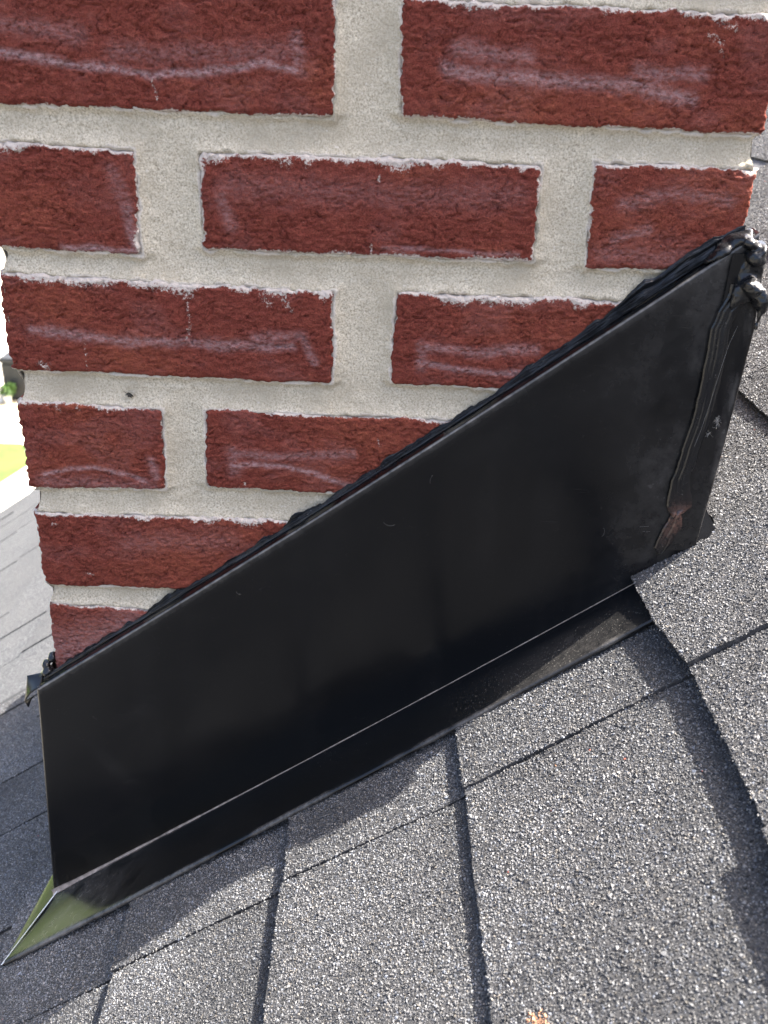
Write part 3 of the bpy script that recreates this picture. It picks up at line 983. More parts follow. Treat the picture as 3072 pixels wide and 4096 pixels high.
def panel_pt(u, v):
    """u along, v from crease to fold, on the side panel"""
    t = TL + (TRc - TL) * u[..., None]
    b_ = BLc + (BRc - BLc) * u[..., None]
    t = t - np.stack([0 * u, 0.0034 * np.sin(math.pi * u)], -1)
    b_ = b_ - np.stack([0 * u, 0.0028 * np.sin(math.pi * u)], -1)
    p = t * (1 - v[..., None]) + b_ * v[..., None]
    wav = (fbm(p[..., 0] * 11, p[..., 1] * 11, 301, 2) - 0.5) * 0.0020 + (fbm(p[..., 0] * 4, p[..., 1] * 5, 302, 2) - 0.5) * 0.005
    edge = np.clip(np.minimum(v, 1 - v) * 8, 0, 1)
    return np.stack([p[..., 0], YP + wav * edge * 0.5, p[..., 1]], -1)


def part(name, me, mat, **kw):
    n = len(me.vertices)
    for a in ('dust_or_glint', 'scuff'):
        if a not in me.attributes:
            attr(me, a, np.zeros(n))
    return keep(link(name, me, mat, **kw), flash)


def add_thickness(o, t, off=1.0):
    md = o.modifiers.new('thickness', 'SOLIDIFY')
    md.thickness = t
    md.offset = off
    return o


# side panel with a rounded upper bend into the lip
U, Vv = np.meshgrid(np.linspace(0, 1, 160), np.linspace(0.0, 1, 48), indexing='ij')
Pn = panel_pt(U, Vv)
u1 = np.linspace(0, 1, 160)
base0 = panel_pt(u1, np.zeros_like(u1))
bend = []
for k, ang in enumerate(np.linspace(0, 1, 6)[::-1]):
    a = ang * math.radians(68)
    r = 0.0022
    bend.append(base0 + np.stack([np.zeros_like(u1), np.full_like(u1, r * (1 - math.cos(a))), np.full_like(u1, r * math.sin(a))], -1))
bend = np.stack(bend, 1)
P = np.concatenate([bend[:, :-1], Pn], 1)
ang = np.linspace(math.radians(85), 0, 6)[:-1]
rc = 0.0022
side = np.stack([P[0] + np.array([-rc * math.sin(a_), rc * (1 - math.cos(a_)), 0.0])[None] for a_ in ang], 0)
P = np.concatenate([side, P], 0)
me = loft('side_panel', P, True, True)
pz = P.reshape(-1, 3)
ncol = P.shape[1]
colj = np.tile(np.arange(ncol), P.shape[0])
bend_glint = 1.3 * np.exp(-((colj - 3.0) / 1.6) ** 2) * (0.5 + 0.7 * fbm(pz[:, 0] * 25, pz[:, 0] * 0, 12, 3))  # highlight along the top bend, painted in as a pale colour band
dn = bend_glint + 0.22 * sstep(0.36, 0.44, pz[:, 0]) * sstep(0.35, 0.8, fbm(pz[:, 0] * 60, pz[:, 2] * 60, 9, 3) + 0.2)
smg = np.zeros(len(pz))
for gx, gz, ra, rb, am in ((0.375, -0.190, 0.030, 0.012, 0.16), (0.395, -0.245, 0.008, 0.035, 0.10), (0.035, -0.505, 0.006, 0.022, 0.14), (0.30, -0.235, 0.03, 0.008, 0.07), (0.06, -0.455, 0.02, 0.006, 0.10), (0.385, -0.292, 0.02, 0.012, 0.14), (0.02, -0.60, 0.012, 0.02, 0.07)):
    ux = (pz[:, 0] - gx) * 0.81 + (pz[:, 2] - gz) * 0.58; uz = -(pz[:, 0] - gx) * 0.58 + (pz[:, 2] - gz) * 0.81
    smg = np.maximum(smg, am * np.exp(-(ux / ra) ** 2 - (uz / rb) ** 2) * (0.4 + 1.2 * fbm(ux * 50, uz * 240, 33, 3)))
smg += 0.05 * sstep(0.5, 0.8, fbm(pz[:, 0] * 60, pz[:, 2] * 7, 34, 3))
attr(me, 'dust_or_glint', dn + 0.35 * smg)
attr(me, 'scuff', 0.10 * sstep(0.6, 0.8, fbm(pz[:, 0] * 14, pz[:, 2] * 14, 19, 3)))
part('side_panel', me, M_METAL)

# lip from the bend back to the brick
top_edge = bend[:, 0]
vv = np.linspace(0, 1, 8)
lip = []
for v in vv:
    q = top_edge.copy()
    q[:, 1] += v * (0.0115)
    q[:, 2] += v * 0.0008 - 0.00002
    lip.append(q)
part('top_lip', loft('top_lip', np.stack(lip, 1)[:, ::-1], True, True), M_METAL)

# bottom flange lying on the shingles
nu = 150
sI = np.linspace(-0.3872, 0.187, nu)
tt = np.linspace(0, 1, nu)
oP = np.array([(-0.4226, -0.0675), (-0.2968, -0.0690), (-0.1202, -0.0668), (0.0003, -0.0640), (0.1329, -0.0608), (0.187, -0.0600)])
oS = np.interp(tt, [0, 0.2, 0.47, 0.68, 0.905, 1], oP[:, 0]); oY = np.interp(tt, [0, 0.2, 0.47, 0.68, 0.905, 1], oP[:, 1])
prof = [(0.0, 0.0), (0.04, -0.0004), (0.15, -0.0010), (0.35, -0.0013), (0.6, -0.0008), (0.82, 0.0000), (0.92, 0.0005), (0.965, 0.0005), (0.99, 0.0000), (1.0, -0.0010), (0.995, -0.0022)]
rowsF = []
for w, h in prof:
    wav = (vn(tt * 9, tt * 0 + 2.0, 55) - 0.5) * 0.0010 * w
    rowsF.append(RFa(sI + (oS - sI) * w, YP + (oY - YP) * w, h + 0.0009 + wav - 0.0023 * (1 - w) ** 1.5 * np.sin(math.pi * tt)))
P = np.stack(rowsF, 1)
me = loft('bottom_flange', P, True, True)
pw = P.reshape(-1, 3)
sv = pw[:, 0] * CT + pw[:, 2] * ST
wv = np.tile(np.array([w for w, h in prof]), nu)
dus = 0.25 * np.exp(-((sv - 0.07) / 0.055) ** 2) * sstep(0.15, 0.5, wv) + 0.5 * np.exp(-((sv + 0.36) / 0.05) ** 2) * sstep(0.45, 0.75, fbm(sv * 40, pw[:, 1] * 60, 3, 3) + 0.15) * 0.8
dus += 0.7 * sstep(0.93, 0.97, wv) * sstep(0.4, 0.7, fbm(sv * 30, sv * 0, 8, 3) + 0.1)
attr(me, 'dust_or_glint', np.clip(dus * 0.75, 0, 1))
attr(me, 'scuff', np.clip(0.9 * np.exp(-((sv - 0.075) / 0.055) ** 2) * sstep(0.2, 0.5, wv) + 0.35 * sstep(0.55, 0.7, fbm(sv * 12, pw[:, 1] * 30, 4, 3)), 0, 1))
part('bottom_flange', me, M_METAL)

# dusty fillet in the fold
nf = 120
sf = np.linspace(-0.392, 0.14, nf)
rr = np.interp(sf, [-0.392, -0.33, -0.15, 0.14], [0.0021, 0.0013, 0.0007, 0.0006]) * (0.9 + 0.3 * vn(sf * 60, sf * 0, 4))
rows_ = []
for ang in np.linspace(-0.4, math.pi / 2 + 0.4, 7):
    rows_.append(RFa(sf, YP - rr * (1 - math.sin(ang)) * 1.0 - 0.0001, rr * (1 - math.cos(ang)) + 0.0006 - 0.0023 * np.sin(math.pi * np.clip((sf + 0.387) / 0.574, 0, 1))))
part('fold_dust_line', loft('fold_dust_line', np.stack(rows_, 1), True, False), M_DUST)

# apron on the lower (left) face with its own flange
ya = np.linspace(-0.0119, CD + 0.014, 24)
zt = np.linspace(0, 1, 10)
P = np.zeros((24, 10, 3))
xt, xb = -0.0106, -0.0232
for j, v in enumerate(zt):
    P[:, j, 0] = xt * (1 - v) + xb * v
    P[:, j, 1] = ya
    P[:, j, 2] = -0.4400 * (1 - v) - 0.6386 * v
part('apron_panel', loft('apron_panel', P, True, False), M_METAL)
sI = np.full(24, -0.3872)
ya2 = np.linspace(-0.014, CD + 0.014, 24)
yo = np.linspace(0, 1, 24) ** 1.0
oY2 = -0.0675 + (CD + 0.06 + 0.0675) * yo
oS2 = np.interp(oY2, [-0.0675, 0.0158, 0.5], [-0.4226, -0.4046, -0.402])
P = np.stack([RFa(sI + (oS2 - sI) * w, ya2 + (oY2 - ya2) * w, 0.0002 - 0.0012 * w ** 2 + 0.0006 * w) for w in np.linspace(0, 1, 8)], 1)
me = loft('apron_flange', P, True, False)
pw = P.reshape(-1, 3)
attr(me, 'dust_or_glint', 0.25 * sstep(0.45, 0.7, fbm(pw[:, 0] * 80, pw[:, 1] * 80, 5, 3)))
part('apron_flange', me, M_METAL)
# bare cut edge at the mitre tip
mt_ = np.linspace(0, 1, 20)
ms = -0.3872 + (-0.4226 + 0.3872) * mt_; my = -0.014 + (-0.0675 + 0.014) * mt_
wd = 0.0003 + 0.0009 * sstep(0.8, 1.0, mt_) + 0.0005 * sstep(0.45, 0.2, mt_)
P = np.stack([RFa(ms - wd * 0.85, my + wd * 0.5, 0.0006 + 0 * ms), RFa(ms, my, 0.0012 + 0 * ms), RFa(ms + wd * 0.85, my - wd * 0.5, 0.0008 + 0 * ms)], 1)
part('mitre_cut_edge', loft('mitre_cut_edge', P, True, False), M_PRIMER, label='thin bare metal cut edge along the mitred corner')

# corner piece lapped over the panel's right end and wrapped round the upper side
zc = np.linspace(-0.1190, -0.3100, 40)
xl = np.interp(-zc, [0.10, 0.14, 0.19, 0.25, 0.31], [0.424, 0.424, 0.4225, 0.419, 0.4155])
xr = np.interp(-zc, [0.1075, 0.1168, 0.1635, 0.24, 0.3061, 0.32], [0.4385, 0.4420, 0.4446, 0.4412, 0.4368, 0.436])
cols = []
for v in np.linspace(0, 1, 14):
    x = xl + (xr - xl) * v
    y = np.full_like(x, YP - 0.0011) + 0.0002 * np.sin(v * 9 + zc * 60)
    cols.append(np.stack([x, y, zc], -1))
for a in np.linspace(0.25, 1, 4):
    ang = a * math.pi / 2
    cols.append(np.stack([xr + 0.0012 * math.sin(ang), np.full_like(xr, YP - 0.0011 + 0.0012 * (1 - math.cos(ang))), zc], -1))
for yy in (0.06, 0.2, CD + 0.012):
    cols.append(np.stack([xr + 0.0012, np.full_like(xr, yy), zc], -1))
P = np.stack(cols, 1)
me = loft('corner_panel', P, True, False)
pw = P.reshape(-1, 3)
attr(me, 'dust_or_glint', np.clip(sstep(0.18, 0.32, -pw[:, 2]) * 0.12 + 0.45 * np.exp(-((pw[:, 0] - 0.4425) / 0.004) ** 2) * sstep(0.4, 0.7, fbm(pw[:, 0] * 200, pw[:, 2] * 60, 5, 3) + .1), 0, 1))
part('corner_panel', me, M_METAL, label='narrow black corner piece lapped over the right end of the panel')
# back pan on the upper side, lying in the gutter behind the stack
P = np.stack([RFa(np.full(12, s_), np.linspace(-0.02, CD + 0.08, 12), np.full(12, h_)) for s_, h_ in ((0.172, -0.0035), (0.190, -0.0035), (0.21, -0.0032), (0.26, -0.0030))], 1)
me = loft('back_pan', P, False, True)
part('back_pan', me, M_METAL)

# --- mastic along the top lip
st_pts = np.array([(-0.0140, -0.4375), (-0.0007, -0.4291), (0.0068, -0.4249), (0.0268, -0.41), (0.0552, -0.3898), (0.0695, -0.3795), (0.0715, -0.3755), (0.0865, -0.3647), (0.0994, -0.3576), (0.1428, -0.3254), (0.1635, -0.3108), (0.1709, -0.302), (0.1896, -0.2905), (0.2106, -0.2748), (0.2311, -0.2596), (0.2668, -0.2338), (0.2946, -0.2136), (0.3053, -0.2043), (0.3355, -0.1796), (0.3696, -0.1517), (0.3740, -0.1455), (0.38, -0.1389), (0.3899, -0.1335), (0.4018, -0.1221), (0.415, -0.1140), (0.4261, -0.1083), (0.4339, -0.1074)])
ns_ = 620
t = np.linspace(0, 1, ns_)
top = interp(st_pts, t)
top[:, 1] += (fbm(t * 60, t * 0, 61, 4) - 0.5) * 0.0060
xs = top[:, 0]
zcrease = -0.4392 + (xs + 0.0085) * (TRc[1] - TL[1]) / (TRc[0] - TL[0]) + 0.0021 - 0.0034 * np.sin(math.pi * np.clip((xs - TL[0]) / (TRc[0] - TL[0]), 0, 1))
rise = top[:, 1] - zcrease
nv = 96
w = np.linspace(0, 1, nv)
P = np.zeros((ns_, nv, 3))
start = 0.46 + 0.16 * (fbm(t * 26, t * 0 + 1, 63, 3) - 0.5)
fat = 0.75 + 0.5 * fbm(t * 14, t * 0 + 4, 69, 3)
for j, v in enumerate(w):
    # v=0 at the lip just behind the bend, v=1 on the brick
    q = start + (1 - start) * v
    k_ = np.clip((q - 0.62) / 0.38, 0, 1)
    yl_ = YP + 0.0013 + 0.0122 * np.clip(q / 0.85, 0, 1)
    zl_ = zcrease + 0.0008 * q + k_ ** 1.4 * np.maximum(rise - 0.0008, -0.0004)
    vs_ = v * 10 + 1.5 * fbm(t * 9, t * 0, 67, 2)
    rg = lambda n_: 1 - np.abs(2 * n_ - 1)
    stri = (vn(t * 12, vs_ * 0.5, 64) - 0.5) * 0.0016 + (rg(vn(t * 22, vs_ * 1.3, 65)) - 0.5) * 0.0010 + (vn(t * 60, vs_ * 2.6, 66) - 0.5) * 0.0007
    body = 0.0015 * math.sin(min(v * 1.05 + 0.02, 1) * math.pi) ** 0.55
    env = math.sin(v * math.pi) ** 0.4
    hgt = body * fat + stri * env * (0.8 + np.clip(rise / 0.007, 0, 1.6)) + 0.0001
    lump_ = np.clip(rise - 0.0055, 0, 0.02) * 0.20 * env
    P[:, j, 0] = xs - hgt * 0.25 + (vn(t * 40, np.full_like(t, v * 3), 68) - .5) * 0.0004
    P[:, j, 1] = yl_ - (hgt * 0.45 + lump_) - 0.0002
    P[:, j, 2] = zl_ + hgt * 0.62 * (1 - 0.8 * k_)
bead = loft('sealant_bead', P, True, True)
part('sealant_bead', bead, M_SEAL, label='long ridged bead of black mastic along the top of the flashing')

# --- mastic smeared down the lapped seam
sl = np.array([(0.4259, -0.1360), (0.4255, -0.1440), (0.4220, -0.1520), (0.4200, -0.1630), (0.4202, -0.1784), (0.42, -0.1957), (0.4191, -0.2179), (0.4167, -0.2364), (0.4153, -0.249), (0.4135, -0.2602), (0.4128, -0.2749), (0.4151, -0.2822), (0.4172, -0.2840), (0.4135, -0.2949), (0.4104, -0.3087), (0.4128, -0.3125)])
sr = np.array([(0.4420, -0.1360), (0.4400, -0.1440), (0.4335, -0.1516), (0.4309, -0.1626), (0.4319, -0.178), (0.4318, -0.1953), (0.4305, -0.2175), (0.4282, -0.236), (0.4262, -0.2486), (0.4246, -0.2598), (0.4291, -0.2735), (0.4298, -0.2786), (0.4245, -0.2836), (0.4260, -0.2928), (0.4213, -0.3048), (0.4165, -0.3125)])
t = np.linspace(0, 1, 220)
ti = np.linspace(0, 1, len(sl))
Lx, Lz = np.interp(t, ti, sl[:, 0]), np.interp(t, ti, sl[:, 1])
Rx, Rz = np.interp(t, ti, sr[:, 0]), np.interp(t, ti, sr[:, 1])
Lx = Lx + (fbm(t * 30, t * 0, 71, 3) - 0.5) * 0.0012
Rx = Rx + (fbm(t * 30, t * 0, 72, 3) - 0.5) * 0.0012
P = np.zeros((220, 22, 3)); du = np.zeros((220, 22))
for j, v in enumerate(np.linspace(0, 1, 22)):
    x = Lx + (Rx - Lx) * v; z = Lz + (Rz - Lz) * v
    ht = 0.0011 * (1 - abs(2 * v - 1) ** 6) + (vn(t * 7 + v * 0.5, np.full_like(t, v * 12), 73) - 0.5) * 0.0013 * math.sin(v * math.pi)
    ht = ht + 0.0009 * math.exp(-((v - 0.06) / 0.07) ** 2)
    bl = 0.0012 * np.exp(-((t - 0.79) / 0.05) ** 2) * math.sin(v * math.pi)
    P[:, j] = np.stack([x, YP - 0.0012 - ht - bl, z], -1)
    du[:, j] = 0.95 * np.exp(-((t - 0.80) / 0.085) ** 2) * (0.5 + 0.5 * math.sin(v * 3.1))
me = loft('seam_sealant', P, True, False)
attr(me, 'dust_or_glint', du.ravel())
part('seam_sealant', me, M_SEAL, label='smeared strip of black mastic down the lapped corner seam')


# --- lump of mastic at the upper corner
def lump(name, balls, voxel, seed, parent_part=True, label=None):
    import bmesh
    bm = bmesh.new()
    for (c, r, rot) in balls:
        mtx = Matrix.Translation(c) @ Matrix.Rotation(rot, 4, 'Y') @ Matrix.Diagonal((r[0], r[1], r[2], 1))
        bmesh.ops.create_icosphere(bm, subdivisions=3, radius=1, matrix=mtx)
    me = bpy.data.meshes.new(name)
    bm.to_mesh(me); bm.free()
    tmp = bpy.data.objects.new('tmp', me); COL.objects.link(tmp)
    md = tmp.modifiers.new('r', 'REMESH'); md.mode = 'VOXEL'; md.voxel_size = voxel
    ms_ = tmp.modifiers.new('s', 'SMOOTH'); ms_.factor = 0.6; ms_.iterations = 9
    dg = bpy.context.evaluated_depsgraph_get(); dg.update()
    ev = tmp.evaluated_get(dg)
    me2 = bpy.data.meshes.new_from_object(ev)
    bpy.data.objects.remove(tmp)
    n = len(me2.vertices)
    co = np.zeros(n * 3); me2.vertices.foreach_get('co', co); co = co.reshape(-1, 3)
    nr = np.zeros(n * 3); me2.vertices.foreach_get('normal', nr); nr = nr.reshape(-1, 3)
    d1 = np.array([0.80, 0, 0.59]); al = co @ d1; ac = co @ np.array([-0.59, 0, 0.80]) + co[:, 1]
    dsp = (fbm(co[:, 0] * 170 + co[:, 1] * 120, co[:, 2] * 170 - co[:, 1] * 90, seed, 3) - 0.5) * 0.0028 + (fbm(al * 60, ac * 500, seed + 8, 2) - 0.5) * 0.0004 + (vn(co[:, 0] * 900, co[:, 2] * 900, seed + 3) - 0.5) * 0.0005
    co = co + nr * dsp[:, None]
    me2.vertices.foreach_set('co', co.astype(np.float32).ravel())
    me2.polygons.foreach_set('use_smooth', np.ones(len(me2.polygons), bool))
    me2.update()
    me2.name = name
    return part(name, me2, M_SEAL, **({'label': label} if label else {}))


B = lambda x, y, z: Vector((x, y, z))
lump('sealant_lump', [
    (B(0.4262, -0.0065, -0.1138), (0.0125, 0.0080, 0.0034), -0.60),
    (B(0.4190, -0.0095, -0.1198), (0.0110, 0.0060, 0.0026), -0.64),
    (B(0.4335, -0.0095, -0.1132), (0.0070, 0.0110, 0.0038), 0.45),
    (B(0.4385, -0.0120, -0.1180), (0.0040, 0.0110, 0.0070), 0.60),
    (B(0.4370, -0.0180, -0.1212), (0.0055, 0.0050, 0.0040), 0.4),
    (B(0.4365, -0.0145, -0.1300), (0.0080, 0.0030, 0.0110), 0.05),
    (B(0.4385, -0.0190, -0.1380), (0.0095, 0.0085, 0.0052), 0.55),
    (B(0.4340, -0.0165, -0.1400), (0.0065, 0.0035, 0.0080), 0.45),
    (B(0.4430, -0.0205, -0.1430), (0.0045, 0.0090, 0.0080), -0.25),
    (B(0.4425, -0.0250, -0.1520), (0.0017, 0.0020, 0.0080), 0.08),
    (B(0.4455, -0.0110, -0.1430), (0.0032, 0.0090, 0.0090), -0.25),
    (B(0.4305, -0.0168, -0.1460), (0.0026, 0.0020, 0.0060), 0.35),
], 0.0009, 81, label='shiny lump of black mastic at the upper corner of the flashing')
lump('sealant_lump', [
    (B(-0.0060, -0.0020, -0.4315), (0.0050, 0.0060, 0.0035), -0.5),
    (B(-0.0075, 0.0015, -0.4270), (0.0035, 0.0050, 0.0030), -0.4),
    (B(-0.0030, 0.0030, -0.4225), (0.0028, 0.0045, 0.0035), 0.2),
    (B(-0.0100, -0.0015, -0.4340), (0.0028, 0.0045, 0.0018), -0.6),
], 0.0007, 91, label='small crinkled knot of black mastic at the lower brick corner')

# flared end of the lip sticking out past the lower corner
t = np.linspace(0, 1, 14)
cols = []
for v in np.linspace(0, 1, 9):
    x = -0.0085 - 0.0125 * t
    y = -0.0135 + 0.0115 * v + 0.0 * t
    z = -0.4372 + 0.0050 * v - 0.0035 * t - 0.0065 * t ** 3 * (1 - v) ** 0.5 - 0.0035 * t * (1 - v)
    cols.append(np.stack([x, y, z], -1))
o = part('lip_end', loft('lip_end', np.stack(cols, 1), True, False), M_METAL)
add_thickness(o, 0.0006)
# folded-down tab
P = np.array([[(-0.0205, -0.0138, -0.4495), (-0.0175, -0.0138, -0.4470), (-0.0120, -0.0139, -0.4440)],
              [(-0.0200, -0.0135, -0.4520), (-0.0172, -0.0139, -0.4500), (-0.0128, -0.0140, -0.4448)],
              [(-0.0192, -0.0130, -0.4555), (-0.0182, -0.0136, -0.4545), (-0.0150, -0.0139, -0.4470)]])
add_thickness(part('lip_tab', loft('lip_tab', P, True, True), M_METAL), 0.0005)

# ------------------------------------------------------------------ loose bits
def tube_mesh(name, pts, r):
    cu = bpy.data.curves.new(name, 'CURVE')
    cu.dimensions = '3D'
    cu.bevel_depth = r
    cu.bevel_resolution = 0
    sp = cu.splines.new('POLY')
    sp.points.add(len(pts) - 1)
    for p_, q in zip(sp.points, pts):
        p_.co = (*q, 1)
    o = bpy.data.objects.new('tmp', cu); COL.objects.link(o)
    dg = bpy.context.evaluated_depsgraph_get(); dg.update()
    me = bpy.data.meshes.new_from_object(o.evaluated_get(dg))
    bpy.data.objects.remove(o)
    return me


def join_meshes(name, mes):
    Vs, Fs, off = [], [], 0
    for me in mes:
        n = len(me.vertices)
        co = np.zeros(n * 3); me.vertices.foreach_get('co', co)
        Vs.append(co.reshape(-1, 3))
        for p in me.polygons:
            Fs.append([v + off for v in p.vertices])
        off += n
    me = bpy.data.meshes.new(name)
    me.from_pydata(np.concatenate(Vs).tolist(), [], Fs)
    return me


def fuzz(cx, cz, n, spread, L, seed):
    r = random.Random(seed)
    out = []
    for _ in range(n):
        p = Vector((cx + r.gauss(0, spread * 0.5), YP - 0.0026, cz + r.gauss(0, spread)))
        d = Vector((r.uniform(-1, 1), -0.15, r.uniform(-1, 1))).normalized()
        pts = [p.copy()]
        for k in range(5):
            d = (d + Vector((r.uniform(-1.3, 1.3), 0, r.uniform(-1.3, 1.3)))).normalized()
            p = p + d * L * r.uniform(0.6, 1.2) / 5
            pts.append(p.copy())
        out.append(tube_mesh('f', pts, 0.00004))
    return join_meshes('fibre_tuft', out)


for (cx, cz, n_, spd, ln, sd) in ((0.4340, -0.2190, 40, 0.0014, 0.0030, 1), (0.4305, -0.2275, 12, 0.0012, 0.0025, 2)):
    o = keep(link('fibre_tuft', fuzz(cx, cz, n_, spd, ln, sd), M_FIBRE, kind='stuff'), flash)
sc = [Vector((0.4345, YP - 0.0030, -0.160)), Vector((0.4318, YP - 0.0031, -0.170)), Vector((0.4298, YP - 0.0031, -0.185)), Vector((0.4283, YP - 0.0030, -0.200)), Vector((0.4265, YP - 0.0031, -0.215)), Vector((0.4250, YP - 0.0030, -0.226)), Vector((0.4232, YP - 0.0028, -0.236))]
keep(link('loose_thread', tube_mesh('loose_thread', sc, 0.00005), M_FIBRE), flash)

# hairs and lint stuck to the side panel
rl = random.Random(5)
hair = []
for hx, hz, L_ in ((0.262, -0.262, 0.006), (0.232, -0.296, 0.009), (0.135, -0.352, 0.004), (0.3985, -0.294, 0.006), (0.401, -0.297, 0.005), (0.375, -0.2955, 0.007), (0.03, -0.463, 0.004)):
    a_ = rl.uniform(0, 6.28); cv = rl.uniform(-0.35, 0.35)
    p_ = Vector((hx, YP - 0.0009, hz)); pp = [p_.copy()]
    for k in range(6):
        a_ += cv
        p_ = p_ + Vector((math.cos(a_), 0, math.sin(a_))) * L_ / 6
        pp.append(p_.copy())
    hair.append(tube_mesh('h', pp, 0.00003))
keep(link('lint', join_meshes('lint', hair), M_FIBRE, kind='stuff'), flash)

# scrap of dead leaf stuck to the mortar
sx, sz = 0.0703, -0.2210
pl = [(-0.0032, 0.0020), (-0.0018, 0.0008), (-0.0006, 0.0016), (0.0004, 0.0009), (0.0022, -0.0002), (0.0026, -0.0014), (0.0012, -0.0010), (0.0010, -0.0022), (-0.0002, -0.0014), (-0.0012, -0.0016), (-0.0010, -0.0004), (-0.0030, -0.0004), (-0.0016, 0.0003)]
bv = [(sx + x, 0.0020 + 0.0006 * math.sin(x * 2000), sz + z) for x, z in pl]
me = bpy.data.meshes.new('leaf_scrap')
me.from_pydata(bv, [], [list(range(len(bv)))])
o = link('leaf_scrap', me, flat_mat('dead_leaf', (0.012, 0.011, 0.010), (0.05, 0.045, 0.035), 900), label='tiny dark scrap of dead leaf stuck on the mortar joint', category='leaf')
add_thickness(o, 0.0005, 0)

# ------------------------------------------------------------------ yard far below
def flat_poly(name, pts, z, mat, **kw):
    me = bpy.data.meshes.new(name)
    me.from_pydata([(x, y, z) for x, y in pts], [], [list(range(len(pts)))])
    return link(name, me, mat, **kw)


GZ = -4.0
flat_poly('ground', [(-300, -300), (300, -300), (300, 300), (-300, 300)], GZ - 0.05, M_EARTH, kind='structure')
flat_poly('pavement', [(-9, 5.5), (-1.0, 5.5), (-1.0, 8.35), (-3.45, 8.45), (-3.60, 8.00), (-9, 7.0)], GZ, M_CONC, kind='structure')
flat_poly('pavement', [(-9, 9.02), (-1.0, 9.04), (-1.0, 18.0), (-9, 18.0)], GZ + 0.004, M_CONC, kind='structure')
flat_poly('lawn', [(-80, 2.0), (-9, 6.9), (-3.56, 7.95), (-3.42, 8.50), (-3.70, 9.06), (-9, 9.06), (-9, 18.2), (-80, 60)], GZ + 0.008, M_GRASS, kind='structure')
flat_poly('path', [(-6.0, 9.88), (-3.9, 9.88), (-3.8, 10.5), (-6.0, 10.5)], GZ + 0.012, M_TAN, kind='structure')
for (x0, y0, x1, y1) in ((-3.55, 7.70, -3.25, 7.86), (-4.4, 9.30, -3.7, 9.45)):
    pass


def box_mesh(name, c, s, bev=0.02):
    import bmesh
    bm = bmesh.new()
    bmesh.ops.create_cube(bm, size=1)
    for v in bm.verts:
        v.co = Vector((v.co.x * s[0] + c[0], v.co.y * s[1] + c[1], v.co.z * s[2] + c[2]))
    bmesh.ops.bevel(bm, geom=list(bm.edges), offset=bev, segments=2, affect='EDGES')
    me = bpy.data.meshes.new(name); bm.to_mesh(me); bm.free()
    return me


# dark storage box, its lid, a post and a potted plant in front of it
bx = empty('storage_box', (-4.16, 10.70, GZ), label='blurred dark grey box standing on the pavement beyond the chimney', category='box')
keep(link('body', box_mesh('body', (-4.16, 10.70, GZ + 0.25), (0.50, 0.45, 0.48)), M_DARK), bx)
keep(link('lid', box_mesh('lid', (-4.16, 10.70, GZ + 0.52), (0.54, 0.50, 0.06)), M_DARK), bx)
po = empty('post', (-4.44, 10.40, GZ), label='blurred pale post at the left edge beside the dark box', category='post')
keep(link('shaft', box_mesh('shaft', (-4.44, 10.40, GZ + 0.20), (0.03, 0.03, 0.38), 0.006), M_WHITE), po)
keep(link('base', box_mesh('base', (-4.44, 10.40, GZ + 0.02), (0.07, 0.07, 0.04), 0.006), M_WHITE), po)
pot = empty('potted_plant', (-4.33, 10.36, GZ), label='blurred green plant in a white pot before the dark box', category='plant')
import bmesh
bm = bmesh.new()
bmesh.ops.create_cone(bm, cap_ends=True, segments=20, radius1=0.035, radius2=0.055, depth=0.11, matrix=Matrix.Translation((-4.33, 10.36, GZ + 0.06)))
me = bpy.data.meshes.new('pot'); bm.to_mesh(me); bm.free()
keep(link('pot', me, M_WHITE), pot)


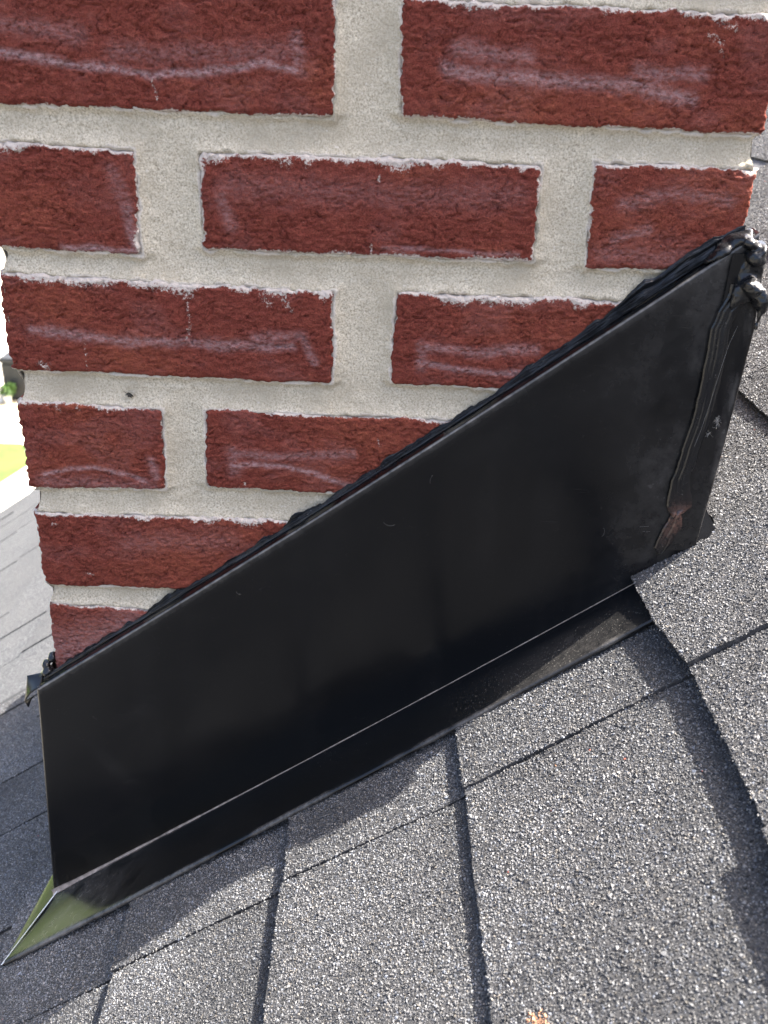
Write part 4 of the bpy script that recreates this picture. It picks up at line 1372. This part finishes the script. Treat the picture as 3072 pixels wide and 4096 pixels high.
def leaf_cloud(name, centres, n, size, seed, mat):
    r = np.random.default_rng(seed)
    c = np.array([x[0] for x in centres]); rad = np.array([x[1] for x in centres])
    k = r.integers(0, len(c), n)
    d = r.normal(size=(n, 3)); d /= np.linalg.norm(d, axis=1, keepdims=True)
    p = c[k] + d * (rad[k] * r.uniform(0.45, 1.0, n) ** 0.5)[:, None]
    a = r.normal(size=(n, 3)); a /= np.linalg.norm(a, axis=1, keepdims=True)
    b_ = np.cross(a, r.normal(size=(n, 3))); b_ /= np.linalg.norm(b_, axis=1, keepdims=True)
    sz = size * r.uniform(0.6, 1.4, n)[:, None]
    V = np.stack([p - a * sz, p + b_ * sz * 0.45, p + a * sz, p - b_ * sz * 0.45], 1).reshape(-1, 3)
    me = mesh_np(name, V, quads=np.arange(n * 4).reshape(n, 4))
    return link(name, me, mat)


keep(leaf_cloud('foliage', [((-4.33, 10.36, GZ + 0.17), 0.08), ((-4.29, 10.38, GZ + 0.20), 0.07)], 260, 0.03, 5, M_LEAF), pot)

# trees beyond the lower side of the roof (they show in the metal's sheen)
for i, (tx, ty, th, sd, lab) in enumerate(((-16, 9, 7.5, 1, 'broad green garden tree nearest the house, mirrored in the flashing'),
                                           (-15, 15, 8.5, 2, 'tall green garden tree behind the paving, mirrored in the flashing'),
                                           (-21, 12, 9.5, 3, 'farthest and tallest green tree beyond the lawn'))):
    tr = empty('tree', (tx, ty, GZ), label=lab, category='tree', group='trees beyond the lawn')
    r = random.Random(sd)
    parts_ = [tube_mesh('t', [Vector((tx, ty, GZ - 0.1)), Vector((tx + 0.1, ty, GZ + th * 0.25)), Vector((tx, ty + 0.1, GZ + th * 0.6))], 0.18)]
    cs = []
    for k in range(11):
        a = r.uniform(0, 6.28); rr_ = r.uniform(0.4, 2.0); zz = GZ + th * r.uniform(0.35, 0.95)
        e_ = Vector((tx + rr_ * math.cos(a), ty + rr_ * math.sin(a), zz))
        parts_.append(tube_mesh('t', [Vector((tx, ty, GZ + th * 0.3)), (Vector((tx, ty, GZ + th * 0.45)) + e_) / 2, e_], 0.06))
        cs.append((tuple(e_), r.uniform(0.9, 1.6)))
    keep(link('trunk', join_meshes('trunk', parts_), M_BARK), tr)
    keep(leaf_cloud('crown', cs, 5200, 0.16, sd + 40, M_LEAF), tr)
